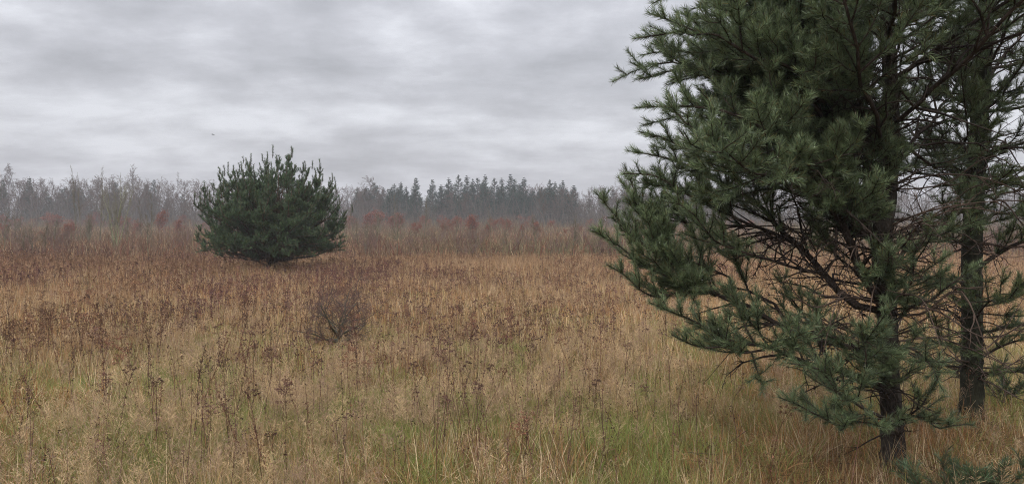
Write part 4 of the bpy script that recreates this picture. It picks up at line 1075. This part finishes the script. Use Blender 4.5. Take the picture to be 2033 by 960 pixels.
def seed_grass():
    """pale airy panicles on thin culms"""
    g = G(); rg = np.random.default_rng(3)
    for (d0, d1, wf, sg), dens, m in zip(BANDS[:4], (170, 110, 45, 12), (30, 20, 12, 7)):
        x, y, ox, oy, i = scatter(rg, d0, d1, dens, 9)
        pn_ = vnoise(x, y, 0.45, 83, 2) * .45 + vnoise(x, y, 1.4, 84, 2) * .35 + vnoise(x, y, 4, 85) * .2
        k = rg.random(len(x)) < np.clip((pn_ - 0.45) * 7, 0.05, 1) * (1 - 0.8 * under_pine(x, y)); x, y, ox, oy = x[k], y[k], ox[k], oy[k]; n = len(x)
        b = np.stack([x, y, gh(x, y)], 1); h = rg.uniform(.22, .48, n)
        dr = np.stack([ox * 3 + rg.normal(0, .25, n), oy * 3 + rg.normal(0, .25, n), np.ones(n)], 1); dr = norm(dr); t = b + dr * h[:, None]
        base = PALE * rg.uniform(.6, 1.15, (n, 1)) * np.array([1.03, .95, .86]); base = np.where(rg.random((n, 1)) < .3, np.array([0.44, 0.30, 0.21]), base)
        rd = 0.0009 * wf * np.ones(n)
        tubes(g, np.stack([b, t], 1), np.stack([rd, rd * .7], 1), 3, base * .8)
        # fine branches of the panicle
        f = rg.uniform(0.0, 1, (n, m)); L = 0.15
        st = t[:, None] - dr[:, None] * (L * f)[..., None]
        az = rg.uniform(0, 6.28, (n, m)); l = (0.016 + 0.05 * f) * rg.uniform(.6, 1.3, (n, m))
        dd = norm(np.stack([np.cos(az), np.sin(az), rg.uniform(.2, 1.3, (n, m))], -1)); e = st + dd * l[..., None]
        sd = norm(np.cross(dd, rg.normal(size=(n, m, 3)))) * (0.0011 * wf)
        V = np.stack([st, e - sd, e + dd * 0.008 * wf ** .5, e + sd], 2).reshape(-1, 3)
        g.add(V, None, np.arange(len(V)).reshape(-1, 4), np.repeat(np.repeat(base, m, axis=0) * rg.uniform(.75, 1.2, (n * m, 1)), 4, axis=0))
    o = g.build('seed_head_grass', M_GRASS); tag(o, 'pale airy grass seed heads in drifts over the meadow', 'grass', kind='stuff')
seed_grass()

def litter():
    """fallen needles and broken twigs under the two pines"""
    g = G(); rg = np.random.default_rng(6); n = 26000
    c0 = np.array([[2.5, 4.75], [3.6, 5.8]])[rg.integers(0, 2, n)]
    xy = c0 + rg.normal(0, 0.55, (n, 2)); x, y = xy[:, 0], xy[:, 1]; z = gh(x, y) + rg.uniform(0.01, 0.10, n)
    p = np.stack([x, y, z], 1); tw = rg.random(n) < 0.03
    d = norm(np.stack([rg.normal(size=n), rg.normal(size=n), rg.normal(0, .25, n)], 1)) * np.where(tw, rg.uniform(.06, .22, n), .055)[:, None]
    ra = np.where(tw, 0.0026, 0.0011)
    tubes(g, np.stack([p, p + d], 1), np.stack([ra, ra * .7], 1), 3, np.where(tw[:, None], np.array([0.07, 0.05, 0.035]), np.array([0.19, 0.105, 0.055])) * rg.uniform(.6, 1.3, (n, 1)))
    o = g.build('needle_litter', M_WEED); tag(o, 'fallen brown pine needles and twigs around the two trunks', 'litter', kind='stuff')
litter()

# ------------------------------------------------------------------ bird
def bird():
    d = 75; p = W(425, 268, d); r = empty('flying_bird', p, 0.5); tag(r, 'small dark bird flying in the grey sky left of the bushy pine', 'bird')
    r.rotation_euler = (0.1, 0.15, 0.4)
    g = G(); s = np.linspace(0, 1, 9); P = np.stack([-0.17 + 0.36 * s, 0 * s, 0.01 * np.sin(s * 3)], 1)
    rad = np.interp(s, [0, .12, .22, .5, .8, 1], [0.004, .018, .022, .036, .016, .004])
    tubes(g, P, rad, 8, (0.05, 0.05, 0.055))
    for sg in (1, -1):      # wings: thick at the shoulder, bent at the wrist
        pts = [(0.05, 0.02 * sg, 0.01), (0.02, 0.16 * sg, 0.06), (-0.03, 0.34 * sg, 0.03)]
        ch = [0.12, 0.10, 0.02]; V = []
        for (x, y, z), c in zip(pts, ch):
            V += [(x, y, z + 0.006), (x - c, y, z + 0.002), (x - c, y, z - 0.002), (x, y, z - 0.006)]
        Q = []
        for a in (0, 4):
            for k in range(4): Q.append((a + k, a + (k + 1) % 4, a + 4 + (k + 1) % 4, a + 4 + k))
        g.add(V, None, Q, (0.05, 0.05, 0.055))
    g.add([(-.16, .02, .004), (-.16, -.02, .004), (-.26, -.05, 0), (-.26, .05, 0), (-.16, .02, -.004), (-.16, -.02, -.004), (-.26, -.05, -.003), (-.26, .05, -.003)], None,
          [(0, 1, 2, 3), (7, 6, 5, 4), (0, 4, 5, 1), (2, 6, 7, 3)], (0.05, 0.05, 0.055))
    g.build('body', M_WEED, r)
bird()
print('polys', sum(len(o.data.polygons) for o in SC.objects if o.type == 'MESH'))
